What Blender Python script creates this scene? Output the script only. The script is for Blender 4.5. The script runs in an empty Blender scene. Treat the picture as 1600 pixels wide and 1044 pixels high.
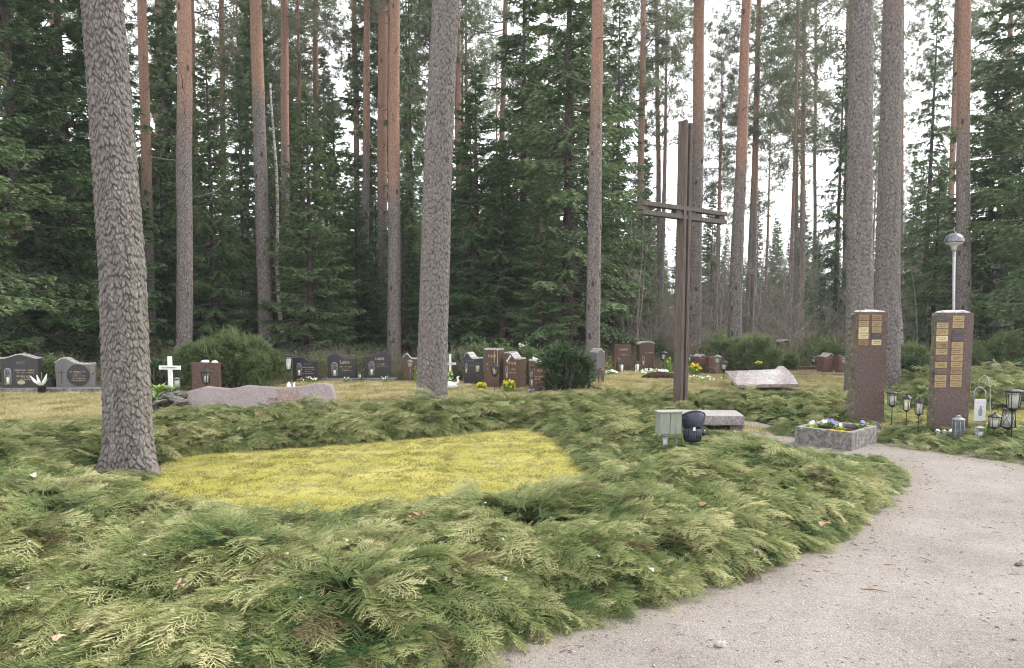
import bpy, bmesh, math, random
import numpy as np
from mathutils import Vector, Matrix, noise as mnoise

scene = bpy.context.scene
COL = scene.collection
R_ = math.radians
rnd = random.Random(11)
rs = np.random.RandomState(7)

# ------------------------------------------------------------------ camera
W, H, F = 1600.0, 1044.0, 1205.0
PITCH = R_(5.2)
PCY = 600.0                 # the photograph is the upper part of a taller frame
EYE = Vector((0, 0, 1.6))
cam_d = bpy.data.cameras.new('camera')
cam = bpy.data.objects.new('camera', cam_d)
COL.objects.link(cam)
cam.location = EYE
cam.rotation_euler = (R_(90) - PITCH, 0, 0)
cam_d.sensor_fit = 'HORIZONTAL'
cam_d.sensor_width = 36.0
cam_d.lens = 36.0 * F / W
cam_d.shift_y = (PCY - H / 2) / W
cam_d.clip_start = 0.05
cam_d.clip_end = 1500
scene.camera = cam

# ------------------------------------------------------------------ sky and sun (high thin overcast)
SUN_EL, SUN_AZ = R_(42), R_(62)          # azimuth clockwise from the view direction
world = bpy.data.worlds.new('World')
scene.world = world
world.use_nodes = True
wn = world.node_tree
wn.nodes.clear()
w_out = wn.nodes.new('ShaderNodeOutputWorld')
w_bg = wn.nodes.new('ShaderNodeBackground')
w_sky = wn.nodes.new('ShaderNodeTexSky')
w_sky.sky_type = 'NISHITA'
w_sky.sun_disc = False
w_sky.sun_elevation = SUN_EL
w_sky.sun_rotation = SUN_AZ
w_sky.air_density = 1.0
w_sky.dust_density = 3.0
w_hsv = wn.nodes.new('ShaderNodeHueSaturation')
w_hsv.inputs['Saturation'].default_value = 0.22
w_tc = wn.nodes.new('ShaderNodeTexCoord')
w_noise = wn.nodes.new('ShaderNodeTexNoise')
w_noise.inputs['Scale'].default_value = 2.6
w_noise.inputs['Detail'].default_value = 5
w_mr = wn.nodes.new('ShaderNodeMapRange')
w_mr.inputs['From Min'].default_value = 0.35
w_mr.inputs['From Max'].default_value = 0.65
w_mr.inputs['To Min'].default_value = 0.35
w_mr.inputs['To Max'].default_value = 0.85
w_mix = wn.nodes.new('ShaderNodeMixRGB')
w_mix.inputs['Color2'].default_value = (9.0, 9.0, 9.4, 1)
wn.links.new(w_sky.outputs[0], w_hsv.inputs['Color'])
wn.links.new(w_tc.outputs['Generated'], w_noise.inputs['Vector'])
wn.links.new(w_noise.outputs['Fac'], w_mr.inputs['Value'])
wn.links.new(w_mr.outputs[0], w_mix.inputs['Fac'])
wn.links.new(w_hsv.outputs[0], w_mix.inputs['Color1'])
wn.links.new(w_mix.outputs[0], w_bg.inputs['Color'])
w_bg.inputs['Strength'].default_value = 0.10
wn.links.new(w_bg.outputs[0], w_out.inputs[0])

sun_d = bpy.data.lights.new('sun', 'SUN')
sun_d.energy = 1.5
sun_d.angle = R_(12)
sun_d.color = (1.0, 0.96, 0.9)
sun = bpy.data.objects.new('sun', sun_d)
COL.objects.link(sun)
sdir = Vector((math.sin(SUN_AZ) * math.cos(SUN_EL), math.cos(SUN_AZ) * math.cos(SUN_EL), math.sin(SUN_EL)))
sun.rotation_euler = sdir.to_track_quat('Z', 'Y').to_euler()
sun.location = (20, 10, 30)

scene.view_settings.view_transform = 'Standard'
scene.view_settings.look = 'None'
scene.view_settings.exposure = 1.66
scene.view_settings.gamma = 1.0
scene.cycles.filter_width = 1.1
scene.cycles.max_bounces = 7
scene.cycles.diffuse_bounces = 4
scene.cycles.glossy_bounces = 3
scene.cycles.transmission_bounces = 4
scene.cycles.transparent_max_bounces = 8
scene.cycles.caustics_reflective = False
scene.cycles.caustics_refractive = False

# ------------------------------------------------------------------ photograph pixel -> place
cp, sp = math.cos(PITCH), math.sin(PITCH)
def ray(px, py):
    x = (px - 800.0) / F; y = -(py - PCY) / F
    return Vector((x, cp + y * sp, -sp + y * cp))
def G(px, py, z=0.0):
    d = ray(px, py); t = (z - EYE.z) / d.z
    return EYE + d * t
def P(px, py, Y):
    d = ray(px, py); return EYE + d * (Y / d.y)
def rowY(Y, z=0.0):                  # photograph row of a point at distance Y and height z
    return PCY + F * math.tan(math.atan2(EYE.z - z, Y) - PITCH)
def GX(px, Y):                       # ground point at distance Y seen in column px
    return P(px, rowY(Y), Y)
def mpp(Y): return Y / F             # metres per photo pixel at distance Y (near the axis)

# ------------------------------------------------------------------ object helpers
def tag(o, label=None, cat=None, group=None, kind=None):
    if label: o['label'] = label
    if cat: o['category'] = cat
    if group: o['group'] = group
    if kind: o['kind'] = kind
    return o
def thing(name, label, cat, loc=(0, 0, 0), rz=0.0, group=None):
    o = bpy.data.objects.new(name, None)
    o.empty_display_size = 0.1
    COL.objects.link(o)
    o.location = loc; o.rotation_euler = (0, 0, rz)
    return tag(o, label, cat, group)
def link(name, me, parent=None, loc=None):
    o = bpy.data.objects.new(name, me)
    COL.objects.link(o)
    if parent is not None: o.parent = parent
    if loc is not None: o.location = loc
    return o
def copy_tree(root, loc=None, rot=None, scale=None, label=None, group=None):
    c = root.copy(); COL.objects.link(c)
    if loc is not None: c.location = loc
    if rot is not None: c.rotation_euler = rot
    if scale is not None: c.scale = scale
    if label: c['label'] = label
    if group: c['group'] = group
    for ch in root.children:
        d = ch.copy(); COL.objects.link(d); d.parent = c
        for g in ch.children:
            e = g.copy(); COL.objects.link(e); e.parent = d
    return c

class MB:
    """collects polygons (vertex lists + material index) and links them as one mesh"""
    def __init__(s): s.v = []; s.f = []; s.m = []; s.sm = []
    def add(s, verts, faces, mi=0, smooth=False):
        b = len(s.v); s.v += [tuple(v) for v in verts]
        for f in faces:
            s.f.append([b + i for i in f]); s.m.append(mi); s.sm.append(smooth)
        return s
    def box(s, c, d, rz=0, mi=0, taper=1.0, M=None):
        hx, hy, hz = d[0] / 2, d[1] / 2, d[2] / 2
        vs = []
        for z, k in ((-hz, 1.0), (hz, taper)):
            for x, y in ((-hx, -hy), (hx, -hy), (hx, hy), (-hx, hy)):
                vs.append(Vector((x * k, y * k, z)))
        if rz: vs = [Matrix.Rotation(rz, 3, 'Z') @ v for v in vs]
        if M is not None: vs = [M @ v for v in vs]
        vs = [v + Vector(c) for v in vs]
        s.add(vs, [(3, 2, 1, 0), (4, 5, 6, 7), (0, 1, 5, 4), (1, 2, 6, 5), (2, 3, 7, 6), (3, 0, 4, 7)], mi)
        return s
    def tube(s, pts, rad, n=8, mi=0, caps=True, smooth=True):
        pts = [Vector(p) for p in pts]
        if not hasattr(rad, '__len__'): rad = [rad] * len(pts)
        vs = []; N = len(pts)
        for i, p in enumerate(pts):
            t = (pts[min(i + 1, N - 1)] - pts[max(i - 1, 0)]).normalized()
            a = Vector((1, 0, 0)) if abs(t.x) < 0.8 else Vector((0, 1, 0))
            u = t.cross(a).normalized(); w = t.cross(u)
            for k in range(n):
                an = 2 * math.pi * k / n
                vs.append(p + (u * math.cos(an) + w * math.sin(an)) * rad[i])
        fs = []
        for i in range(N - 1):
            for k in range(n):
                k2 = (k + 1) % n
                fs.append((i * n + k, (i + 1) * n + k, (i + 1) * n + k2, i * n + k2))
        s.add(vs, fs, mi, smooth)
        if caps:
            s.add(vs[:n], [tuple(range(n))], mi); s.add(vs[-n:], [tuple(reversed(range(n)))], mi)
        return s
    def lathe(s, prof, n=12, c=(0, 0, 0), mi=0, M=None, ph=0.0, smooth=True, caps=True):
        vs = []
        for r, z in prof:
            for k in range(n):
                a = 2 * math.pi * k / n + ph
                v = Vector((r * math.cos(a), r * math.sin(a), z))
                if M is not None: v = M @ v
                vs.append(v + Vector(c))
        fs = []
        for i in range(len(prof) - 1):
            for k in range(n):
                k2 = (k + 1) % n
                fs.append((i * n + k, i * n + k2, (i + 1) * n + k2, (i + 1) * n + k))
        s.add(vs, fs, mi, smooth)
        if caps:
            s.add(vs[:n], [tuple(reversed(range(n)))], mi); s.add(vs[-n:], [tuple(range(n))], mi)
        return s
    def prism(s, prof, y0, y1, mi=0):
        """prof: (x, z) outline, extruded from y0 to y1"""
        n = len(prof)
        vs = [(x, y0, z) for x, z in prof] + [(x, y1, z) for x, z in prof]
        fs = [tuple(range(n)), tuple(reversed(range(n, 2 * n)))]
        for k in range(n):
            k2 = (k + 1) % n
            fs.append((k, n + k, n + k2, k2))
        s.add(vs, fs, mi)
        return s
    def blob(s, c, r, seed=0, mi=0, amp=0.25, n=10, fr=1.2, squash=0.0):
        rings = max(5, n * 2 // 3); vs = []
        for i in range(rings + 1):
            th = math.pi * i / rings
            for k in range(n):
                a = 2 * math.pi * k / n
                d = Vector((math.sin(th) * math.cos(a), math.sin(th) * math.sin(a), math.cos(th)))
                q = 1 + amp * mnoise.noise(d * fr + Vector((seed * 3.1, seed * 1.7, seed)))
                p = Vector((d.x * r[0] * q, d.y * r[1] * q, d.z * r[2] * q))
                vs.append(p + Vector(c))
        fs = []
        for i in range(rings):
            for k in range(n):
                k2 = (k + 1) % n
                fs.append((i * n + k, (i + 1) * n + k, (i + 1) * n + k2, i * n + k2))
        s.add(vs, fs, mi, True)
        return s
    def mesh(s, name, mats, bevel=0.0):
        me = bpy.data.meshes.new(name)
        me.from_pydata(s.v, [], s.f)
        if not isinstance(mats, (list, tuple)): mats = [mats]
        for m in mats: me.materials.append(m)
        me.polygons.foreach_set('material_index', s.m)
        me.polygons.foreach_set('use_smooth', s.sm)
        me.update()
        bm = bmesh.new(); bm.from_mesh(me)
        bmesh.ops.remove_doubles(bm, verts=bm.verts, dist=1e-5)
        bmesh.ops.recalc_face_normals(bm, faces=bm.faces)
        if bevel > 0:
            es = [e for e in bm.edges if len(e.link_faces) == 2 and e.calc_face_angle(0) > 0.6]
            if es: bmesh.ops.bevel(bm, geom=es, offset=bevel, segments=2, affect='EDGES', profile=0.6, clamp_overlap=True)
        bm.to_mesh(me); bm.free()
        return me
    def build(s, name, mats, parent=None, bevel=0.0, loc=None):
        return link(name, s.mesh(name, mats, bevel), parent, loc)

def np_mesh(name, V, Fc, nv, mats, midx=None, attrs=None, smooth=False):
    """V (n,3), Fc flat loop indices, nv corners per face (3 or 4)"""
    me = bpy.data.meshes.new(name)
    V = np.ascontiguousarray(V, dtype=np.float32); Fc = np.ascontiguousarray(Fc, dtype=np.int32).ravel()
    nf = len(Fc) // nv
    me.vertices.add(len(V)); me.vertices.foreach_set('co', V.ravel())
    me.loops.add(len(Fc)); me.loops.foreach_set('vertex_index', Fc)
    me.polygons.add(nf)
    me.polygons.foreach_set('loop_start', np.arange(0, nf * nv, nv, dtype=np.int32))
    me.polygons.foreach_set('loop_total', np.full(nf, nv, dtype=np.int32))
    if not isinstance(mats, (list, tuple)): mats = [mats]
    for m in mats: me.materials.append(m)
    if midx is not None: me.polygons.foreach_set('material_index', np.ascontiguousarray(midx, dtype=np.int32))
    if smooth: me.polygons.foreach_set('use_smooth', np.ones(nf, dtype=bool))
    me.update(calc_edges=True)
    for k, a in (attrs or {}).items():
        at = me.attributes.new(k, 'FLOAT', 'POINT')
        at.data.foreach_set('value', np.ascontiguousarray(a, dtype=np.float32))
    return me

class Soup:
    """triangle soup with a tint per triangle and a material index"""
    def __init__(s): s.t = []; s.a = []; s.m = []
    def add(s, T, tint, mi=0):
        T = np.asarray(T, dtype=np.float32).reshape(-1, 3, 3)
        s.t.append(T)
        s.a.append(np.broadcast_to(np.asarray(tint, dtype=np.float32), (len(T),)).copy())
        s.m.append(np.full(len(T), mi, dtype=np.int32))
    def stick(s, p0, p1, r0, r1, mi=1, tint=0.5):
        """thin 3-sided sticks; p0,p1 (n,3), r0,r1 (n,)"""
        p0 = np.atleast_2d(p0).astype(float); p1 = np.atleast_2d(p1).astype(float)
        d = p1 - p0; d /= np.maximum(np.linalg.norm(d, axis=1, keepdims=True), 1e-6)
        a = np.where(np.abs(d[:, 2:3]) < 0.9, np.array([[0, 0, 1.0]]), np.array([[1.0, 0, 0]]))
        u = np.cross(d, a); u /= np.linalg.norm(u, axis=1, keepdims=True); w = np.cross(d, u)
        r0 = np.broadcast_to(r0, (len(p0),))[:, None]; r1 = np.broadcast_to(r1, (len(p0),))[:, None]
        A = []; B = []
        for k in range(3):
            c, q = math.cos(2.0944 * k), math.sin(2.0944 * k)
            A.append(p0 + (u * c + w * q) * r0); B.append(p1 + (u * c + w * q) * r1)
        T = []
        for k in range(3):
            j = (k + 1) % 3
            T.append(np.stack([A[k], A[j], B[j]], 1)); T.append(np.stack([A[k], B[j], B[k]], 1))
        s.add(np.concatenate(T), tint, mi)
    def mesh(s, name, mats):
        T = np.concatenate(s.t); a = np.concatenate(s.a); m = np.concatenate(s.m)
        return np_mesh(name, T.reshape(-1, 3), np.arange(len(T) * 3), 3, mats, m, {'tint': np.repeat(a, 3)})

# ------------------------------------------------------------------ materials
def nmat(name):
    m = bpy.data.materials.new(name); m.use_nodes = True
    nt = m.node_tree; nt.nodes.clear()
    return m, nt, nt.nodes, nt.links
def out_bsdf(nt, rough=0.8, spec=0.3, metal=0.0):
    o = nt.nodes.new('ShaderNodeOutputMaterial'); b = nt.nodes.new('ShaderNodeBsdfPrincipled')
    b.inputs['Roughness'].default_value = rough
    b.inputs['Specular IOR Level'].default_value = spec
    b.inputs['Metallic'].default_value = metal
    nt.links.new(b.outputs[0], o.inputs[0]); return o, b
def ramp(nt, stops, interp='LINEAR'):
    r = nt.nodes.new('ShaderNodeValToRGB'); r.color_ramp.interpolation = interp
    e = r.color_ramp.elements
    while len(e) < len(stops): e.new(0.5)
    for i, (p, c) in enumerate(stops):
        e[i].position = p; e[i].color = (c[0], c[1], c[2], 1)
    return r
def tex_noise(nt, vec, scale, detail=4, rough=0.6):
    n = nt.nodes.new('ShaderNodeTexNoise'); n.inputs['Scale'].default_value = scale
    n.inputs['Detail'].default_value = detail; n.inputs['Roughness'].default_value = rough
    if vec is not None: nt.links.new(vec, n.inputs['Vector'])
    return n
def tex_vor(nt, vec, scale, feature='F1', rnd_=1.0):
    n = nt.nodes.new('ShaderNodeTexVoronoi'); n.inputs['Scale'].default_value = scale
    n.feature = feature; n.inputs['Randomness'].default_value = rnd_
    if vec is not None: nt.links.new(vec, n.inputs['Vector'])
    return n
def obj_vec(nt, scale=(1, 1, 1)):
    tc = nt.nodes.new('ShaderNodeTexCoord'); mp = nt.nodes.new('ShaderNodeMapping')
    mp.inputs['Scale'].default_value = scale
    nt.links.new(tc.outputs['Object'], mp.inputs['Vector']); return mp.outputs[0]
def bump(nt, h, b, dist=0.01, strength=1.0):
    n = nt.nodes.new('ShaderNodeBump'); n.inputs['Distance'].default_value = dist
    n.inputs['Strength'].default_value = strength
    nt.links.new(h, n.inputs['Height']); nt.links.new(n.outputs[0], b.inputs['Normal']); return n
def mixc(nt, fac, a, b, mode='MIX'):
    n = nt.nodes.new('ShaderNodeMixRGB'); n.blend_type = mode
    for sock, v in ((n.inputs['Fac'], fac), (n.inputs['Color1'], a), (n.inputs['Color2'], b)):
        if hasattr(v, 'links') or isinstance(v, bpy.types.NodeSocket): nt.links.new(v, sock)
        elif isinstance(v, (tuple, list)): sock.default_value = (v[0], v[1], v[2], 1)
        else: sock.default_value = v
    return n.outputs[0]
def math_n(nt, op, a, b=0.0, clamp=False):
    n = nt.nodes.new('ShaderNodeMath'); n.operation = op; n.use_clamp = clamp
    for i, v in enumerate((a, b)):
        if isinstance(v, bpy.types.NodeSocket): nt.links.new(v, n.inputs[i])
        else: n.inputs[i].default_value = v
    return n.outputs[0]

def speckle(name, base, dark, light, scale=60, rough=0.55, bmp=0.002, blotch=None, spec=0.35, coat=0.0):
    """stone: base with dark and light grains and slow blotches"""
    m, nt, N, L = nmat(name); o, b = out_bsdf(nt, rough, spec)
    v = obj_vec(nt)
    vo = tex_vor(nt, v, scale); n1 = tex_noise(nt, v, scale * 0.6, 4, 0.7); n2 = tex_noise(nt, v, 3.0, 4, 0.65)
    r = ramp(nt, [(0.36, dark), (0.5, base), (0.66, light)]); L.new(n1.outputs['Fac'], r.inputs[0])
    sep = nt.nodes.new('ShaderNodeSeparateColor'); L.new(vo.outputs['Color'], sep.inputs[0])
    c = mixc(nt, math_n(nt, 'MULTIPLY', sep.outputs[0], 0.45), r.outputs[0], dark)
    bl = blotch or dark
    f = ramp(nt, [(0.42, (0, 0, 0)), (0.7, (1, 1, 1))]); L.new(n2.outputs['Fac'], f.inputs[0])
    c = mixc(nt, math_n(nt, 'MULTIPLY', f.outputs[0], 0.55), c, bl)
    L.new(c, b.inputs['Base Color'])
    if coat: b.inputs['Coat Weight'].default_value = coat; b.inputs['Coat Roughness'].default_value = 0.12
    n3 = tex_noise(nt, v, 14, 8, 0.7)
    bump(nt, n3.outputs['Fac'], b, bmp * 4)
    return m
def plain(name, col, rough=0.6, spec=0.3, metal=0.0, var=0.25, scale=25, bmp=0.001):
    """painted, metal or plastic surface with slight wear"""
    m, nt, N, L = nmat(name); o, b = out_bsdf(nt, rough, spec, metal)
    v = obj_vec(nt); n = tex_noise(nt, v, scale, 5, 0.65)
    lo = tuple(c * (1 - var) for c in col); hi = tuple(min(1, c * (1 + var * 0.6)) for c in col)
    r = ramp(nt, [(0.35, lo), (0.6, hi)]); L.new(n.outputs['Fac'], r.inputs[0]); L.new(r.outputs[0], b.inputs['Base Color'])
    rr = ramp(nt, [(0.3, (max(0, rough - 0.12),) * 3), (0.7, (min(1, rough + 0.15),) * 3)]); L.new(n.outputs['Fac'], rr.inputs[0]); L.new(rr.outputs[0], b.inputs['Roughness'])
    if bmp: bump(nt, n.outputs['Fac'], b, bmp * 2)
    return m
def leafy(name, lo, hi, tip=None, rough=0.6, trans=0.35, inst=False, objrand=0.0, tipfrom=0.5):
    """foliage: colour from the tint stored on the mesh, some light passes through"""
    m, nt, N, L = nmat(name)
    o = N.new('ShaderNodeOutputMaterial')
    at = N.new('ShaderNodeAttribute'); at.attribute_name = 'tint'
    stops = [(0.0, lo), (tipfrom, hi)] + ([(1.0, tip)] if tip else [])
    if not tip: stops[1] = (1.0, hi)
    r = ramp(nt, stops)
    fac = at.outputs['Fac']
    if inst:
        ai = N.new('ShaderNodeAttribute'); ai.attribute_type = 'INSTANCER'; ai.attribute_name = 'itint'
        fac = math_n(nt, 'ADD', fac, ai.outputs['Fac'], True)
    if objrand:
        oi = N.new('ShaderNodeObjectInfo')
        fac = math_n(nt, 'ADD', fac, math_n(nt, 'MULTIPLY', math_n(nt, 'SUBTRACT', oi.outputs['Random'], 0.5), objrand), True)
    L.new(fac, r.inputs[0])
    col = r.outputs[0]
    if inst:
        ab = N.new('ShaderNodeAttribute'); ab.attribute_type = 'INSTANCER'; ab.attribute_name = 'brown'
        col = mixc(nt, ab.outputs['Fac'], col, (0.13, 0.085, 0.05))
    d = N.new('ShaderNodeBsdfPrincipled'); d.inputs['Roughness'].default_value = rough
    d.inputs['Specular IOR Level'].default_value = 0.25
    t = N.new('ShaderNodeBsdfTranslucent'); mx = N.new('ShaderNodeMixShader'); mx.inputs[0].default_value = trans
    L.new(col, d.inputs['Base Color']); L.new(col, t.inputs['Color'])
    L.new(d.outputs[0], mx.inputs[1]); L.new(t.outputs[0], mx.inputs[2]); L.new(mx.outputs[0], o.inputs[0])
    return m

JD = 1.0
HAZE = 0.0008
M = {}
# bark of the pines: grey plates low on the trunk, orange flaking skin higher up (attribute 'orange')
def pine_bark(name, near=False):
    m, nt, N, L = nmat(name); o, b = out_bsdf(nt, 0.9, 0.15)
    v = obj_vec(nt, (1, 1, 0.5)); nz = tex_noise(nt, v, 9, 3, 0.6)
    wv = nt.nodes.new('ShaderNodeVectorMath'); wv.operation = 'MULTIPLY_ADD'
    L.new(nz.outputs['Color'], wv.inputs[0]); wv.inputs[1].default_value = (0.09, 0.09, 0.09); L.new(v, wv.inputs[2])
    vo = tex_vor(nt, wv.outputs[0], 17, 'DISTANCE_TO_EDGE'); vc = tex_vor(nt, wv.outputs[0], 17)
    n2 = tex_noise(nt, obj_vec(nt, (1, 1, 0.6)), 30, 6, 0.75); n3 = tex_noise(nt, obj_vec(nt, (1, 1, 0.25)), 1.3, 3)
    g = ramp(nt, [(0.3, (0.11, 0.098, 0.09)), (0.5, (0.235, 0.215, 0.20)), (0.68, (0.42, 0.39, 0.37))]); L.new(n2.outputs['Fac'], g.inputs[0])
    sep = N.new('ShaderNodeSeparateColor'); L.new(vc.outputs['Color'], sep.inputs[0])
    gc = mixc(nt, math_n(nt, 'MULTIPLY', sep.outputs[0], 0.5), g.outputs[0], (0.2, 0.155, 0.14))
    crack_and_shade = ramp(nt, [(0.0, (1, 1, 1)), (0.10, (0, 0, 0))]); L.new(vo.outputs['Distance'], crack_and_shade.inputs[0])  # on the plainer bark these are only dark cracks between plates
    orr = ramp(nt, [(0.3, (0.20, 0.112, 0.082)), (0.5, (0.365, 0.225, 0.165)), (0.7, (0.50, 0.355, 0.29))]); L.new(n2.outputs['Fac'], orr.inputs[0])
    at = N.new('ShaderNodeAttribute'); at.attribute_name = 'orange'
    f = math_n(nt, 'ADD', at.outputs['Fac'], math_n(nt, 'MULTIPLY', math_n(nt, 'SUBTRACT', n3.outputs['Fac'], 0.5), 0.7), True)
    f = math_n(nt, 'MULTIPLY', f, at.outputs['Fac'], True)
    if near:
        ac = N.new('ShaderNodeAttribute'); ac.attribute_name = 'crack_and_shade'
        ap = N.new('ShaderNodeAttribute'); ap.attribute_name = 'plate'
        gc = mixc(nt, math_n(nt, 'MULTIPLY', ap.outputs['Fac'], 0.6), g.outputs[0], (0.165, 0.148, 0.14))
        gc = mixc(nt, math_n(nt, 'MULTIPLY', ac.outputs['Fac'], 0.78), gc, (0.05, 0.043, 0.039))  # dark cracks, plus the shadow under each flake painted into the colour
        bt = tex_noise(nt, obj_vec(nt, (1, 1, 0.35)), 4.5, 4, 0.6); br = ramp(nt, [(0.35, (0, 0, 0)), (0.68, (1, 1, 1))]); L.new(bt.outputs['Fac'], br.inputs[0])
        gc = mixc(nt, math_n(nt, 'MULTIPLY', br.outputs[0], 0.42), gc, (0.16, 0.135, 0.125))
        c = mixc(nt, math_n(nt, 'MULTIPLY', f, 0.8), gc, orr.outputs[0])
        L.new(c, b.inputs['Base Color'])
        bump(nt, n2.outputs['Fac'], b, 0.012)
    else:
        gc = mixc(nt, math_n(nt, 'MULTIPLY', crack_and_shade.outputs[0], 0.8), gc, (0.06, 0.048, 0.042))
        oc = mixc(nt, math_n(nt, 'MULTIPLY', crack_and_shade.outputs[0], 0.45), orr.outputs[0], (0.15, 0.08, 0.055))
        kn = tex_vor(nt, obj_vec(nt, (1, 1, 0.45)), 3.4); kr = ramp(nt, [(0.10, (1, 1, 1)), (0.17, (0, 0, 0))]); L.new(kn.outputs['Distance'], kr.inputs[0])
        c = mixc(nt, f, gc, oc); c = mixc(nt, math_n(nt, 'MULTIPLY', kr.outputs[0], 0.8), c, (0.045, 0.035, 0.03)); L.new(c, b.inputs['Base Color'])
        hh = math_n(nt, 'MINIMUM', vo.outputs['Distance'], 0.15)
        hh = math_n(nt, 'ADD', math_n(nt, 'MULTIPLY', hh, 3.0), math_n(nt, 'MULTIPLY', n2.outputs['Fac'], 0.6))
        bump(nt, hh, b, 0.022)
    return m
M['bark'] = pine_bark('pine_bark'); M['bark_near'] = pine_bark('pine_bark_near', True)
M['spruce_bark'] = speckle('spruce_bark', (0.12, 0.095, 0.08), (0.05, 0.04, 0.035), (0.22, 0.2, 0.18), 25, 0.9, 0.004)
M['twig'] = plain('dead_twig', (0.17, 0.145, 0.125), 0.9, 0.1, var=0.4)
M['grey_twig'] = plain('grey_twig', (0.26, 0.23, 0.20), 0.9, 0.1, var=0.4)
M['spruce'] = leafy('spruce_needles', (0.045, 0.092, 0.042), (0.125, 0.21, 0.09), (0.255, 0.325, 0.16), objrand=0.35, trans=0.25)
M['pine'] = leafy('pine_needles', (0.10, 0.125, 0.07), (0.19, 0.225, 0.13), (0.30, 0.335, 0.20), objrand=0.3, trans=0.3)
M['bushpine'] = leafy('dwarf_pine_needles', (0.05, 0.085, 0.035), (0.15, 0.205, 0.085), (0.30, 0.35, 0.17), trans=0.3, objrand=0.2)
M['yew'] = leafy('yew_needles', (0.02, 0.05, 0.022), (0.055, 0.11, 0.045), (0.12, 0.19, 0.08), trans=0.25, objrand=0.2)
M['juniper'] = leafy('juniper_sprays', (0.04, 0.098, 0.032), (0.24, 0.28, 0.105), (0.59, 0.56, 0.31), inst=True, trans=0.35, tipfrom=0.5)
M['under'] = leafy('undergrowth_leaves', (0.045, 0.065, 0.025), (0.13, 0.155, 0.06), (0.30, 0.29, 0.14), inst=True, trans=0.3)
M['mossgrass'] = leafy('moss_blades', (0.15, 0.155, 0.04), (0.32, 0.31, 0.095), (0.53, 0.49, 0.29), inst=True, trans=0.35)
M['drygrass'] = leafy('dry_blades', (0.22, 0.21, 0.08), (0.45, 0.40, 0.19), (0.66, 0.60, 0.40), inst=True, trans=0.3)

def birch_bark():
    m, nt, N, L = nmat('birch_bark'); o, b = out_bsdf(nt, 0.8, 0.2)
    n = tex_noise(nt, obj_vec(nt, (3, 3, 14)), 2.2, 4, 0.7)
    r = ramp(nt, [(0.42, (0.1, 0.085, 0.075)), (0.5, (0.5, 0.47, 0.43)), (0.7, (0.66, 0.63, 0.59))]); L.new(n.outputs['Fac'], r.inputs[0])
    L.new(r.outputs[0], b.inputs['Base Color']); return m
M['birch'] = birch_bark()

# ground materials
def ground_mat(name, stops, scale, detail=8, scale2=0.6, stops2=None, mixf=0.5, bmp=0.02, bscale=40, mask=None):
    m, nt, N, L = nmat(name); o, b = out_bsdf(nt, 0.95, 0.1)
    v = obj_vec(nt); n1 = tex_noise(nt, v, scale, detail, 0.7); r = ramp(nt, stops); L.new(n1.outputs['Fac'], r.inputs[0])
    c = r.outputs[0]
    if stops2:
        n2 = tex_noise(nt, v, scale2, 5, 0.6); r2 = ramp(nt, stops2); L.new(n2.outputs['Fac'], r2.inputs[0])
        c = mixc(nt, mixf, c, r2.outputs[0])
    L.new(c, b.inputs['Base Color'])
    n3 = tex_noise(nt, v, bscale, 8, 0.75); bump(nt, n3.outputs['Fac'], b, bmp)
    return m
M['forest_floor'] = ground_mat('forest_floor', [(0.35, (0.045, 0.04, 0.022)), (0.5, (0.12, 0.11, 0.055)), (0.65, (0.22, 0.19, 0.11))], 9, stops2=[(0.4, (0.05, 0.07, 0.025)), (0.6, (0.17, 0.14, 0.09))], mixf=0.5, bmp=0.06)
M['dry_lawn'] = ground_mat('dry_lawn', [(0.34, (0.23, 0.215, 0.09)), (0.5, (0.42, 0.37, 0.185)), (0.66, (0.60, 0.54, 0.34))], 34, stops2=[(0.4, (0.42, 0.37, 0.14)), (0.62, (0.55, 0.46, 0.27))], mixf=0.4, scale2=0.8, bmp=0.03)
M['moss_lawn'] = ground_mat('moss_lawn', [(0.34, (0.19, 0.175, 0.025)), (0.5, (0.38, 0.35, 0.06)), (0.68, (0.56, 0.50, 0.22))], 40, stops2=[(0.38, (0.27, 0.28, 0.05)), (0.62, (0.54, 0.47, 0.19))], mixf=0.45, scale2=1.3, bmp=0.03)
M['soil'] = ground_mat('bed_soil', [(0.35, (0.022, 0.015, 0.011)), (0.5, (0.055, 0.036, 0.026)), (0.68, (0.12, 0.09, 0.07))], 26, bmp=0.05)
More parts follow.
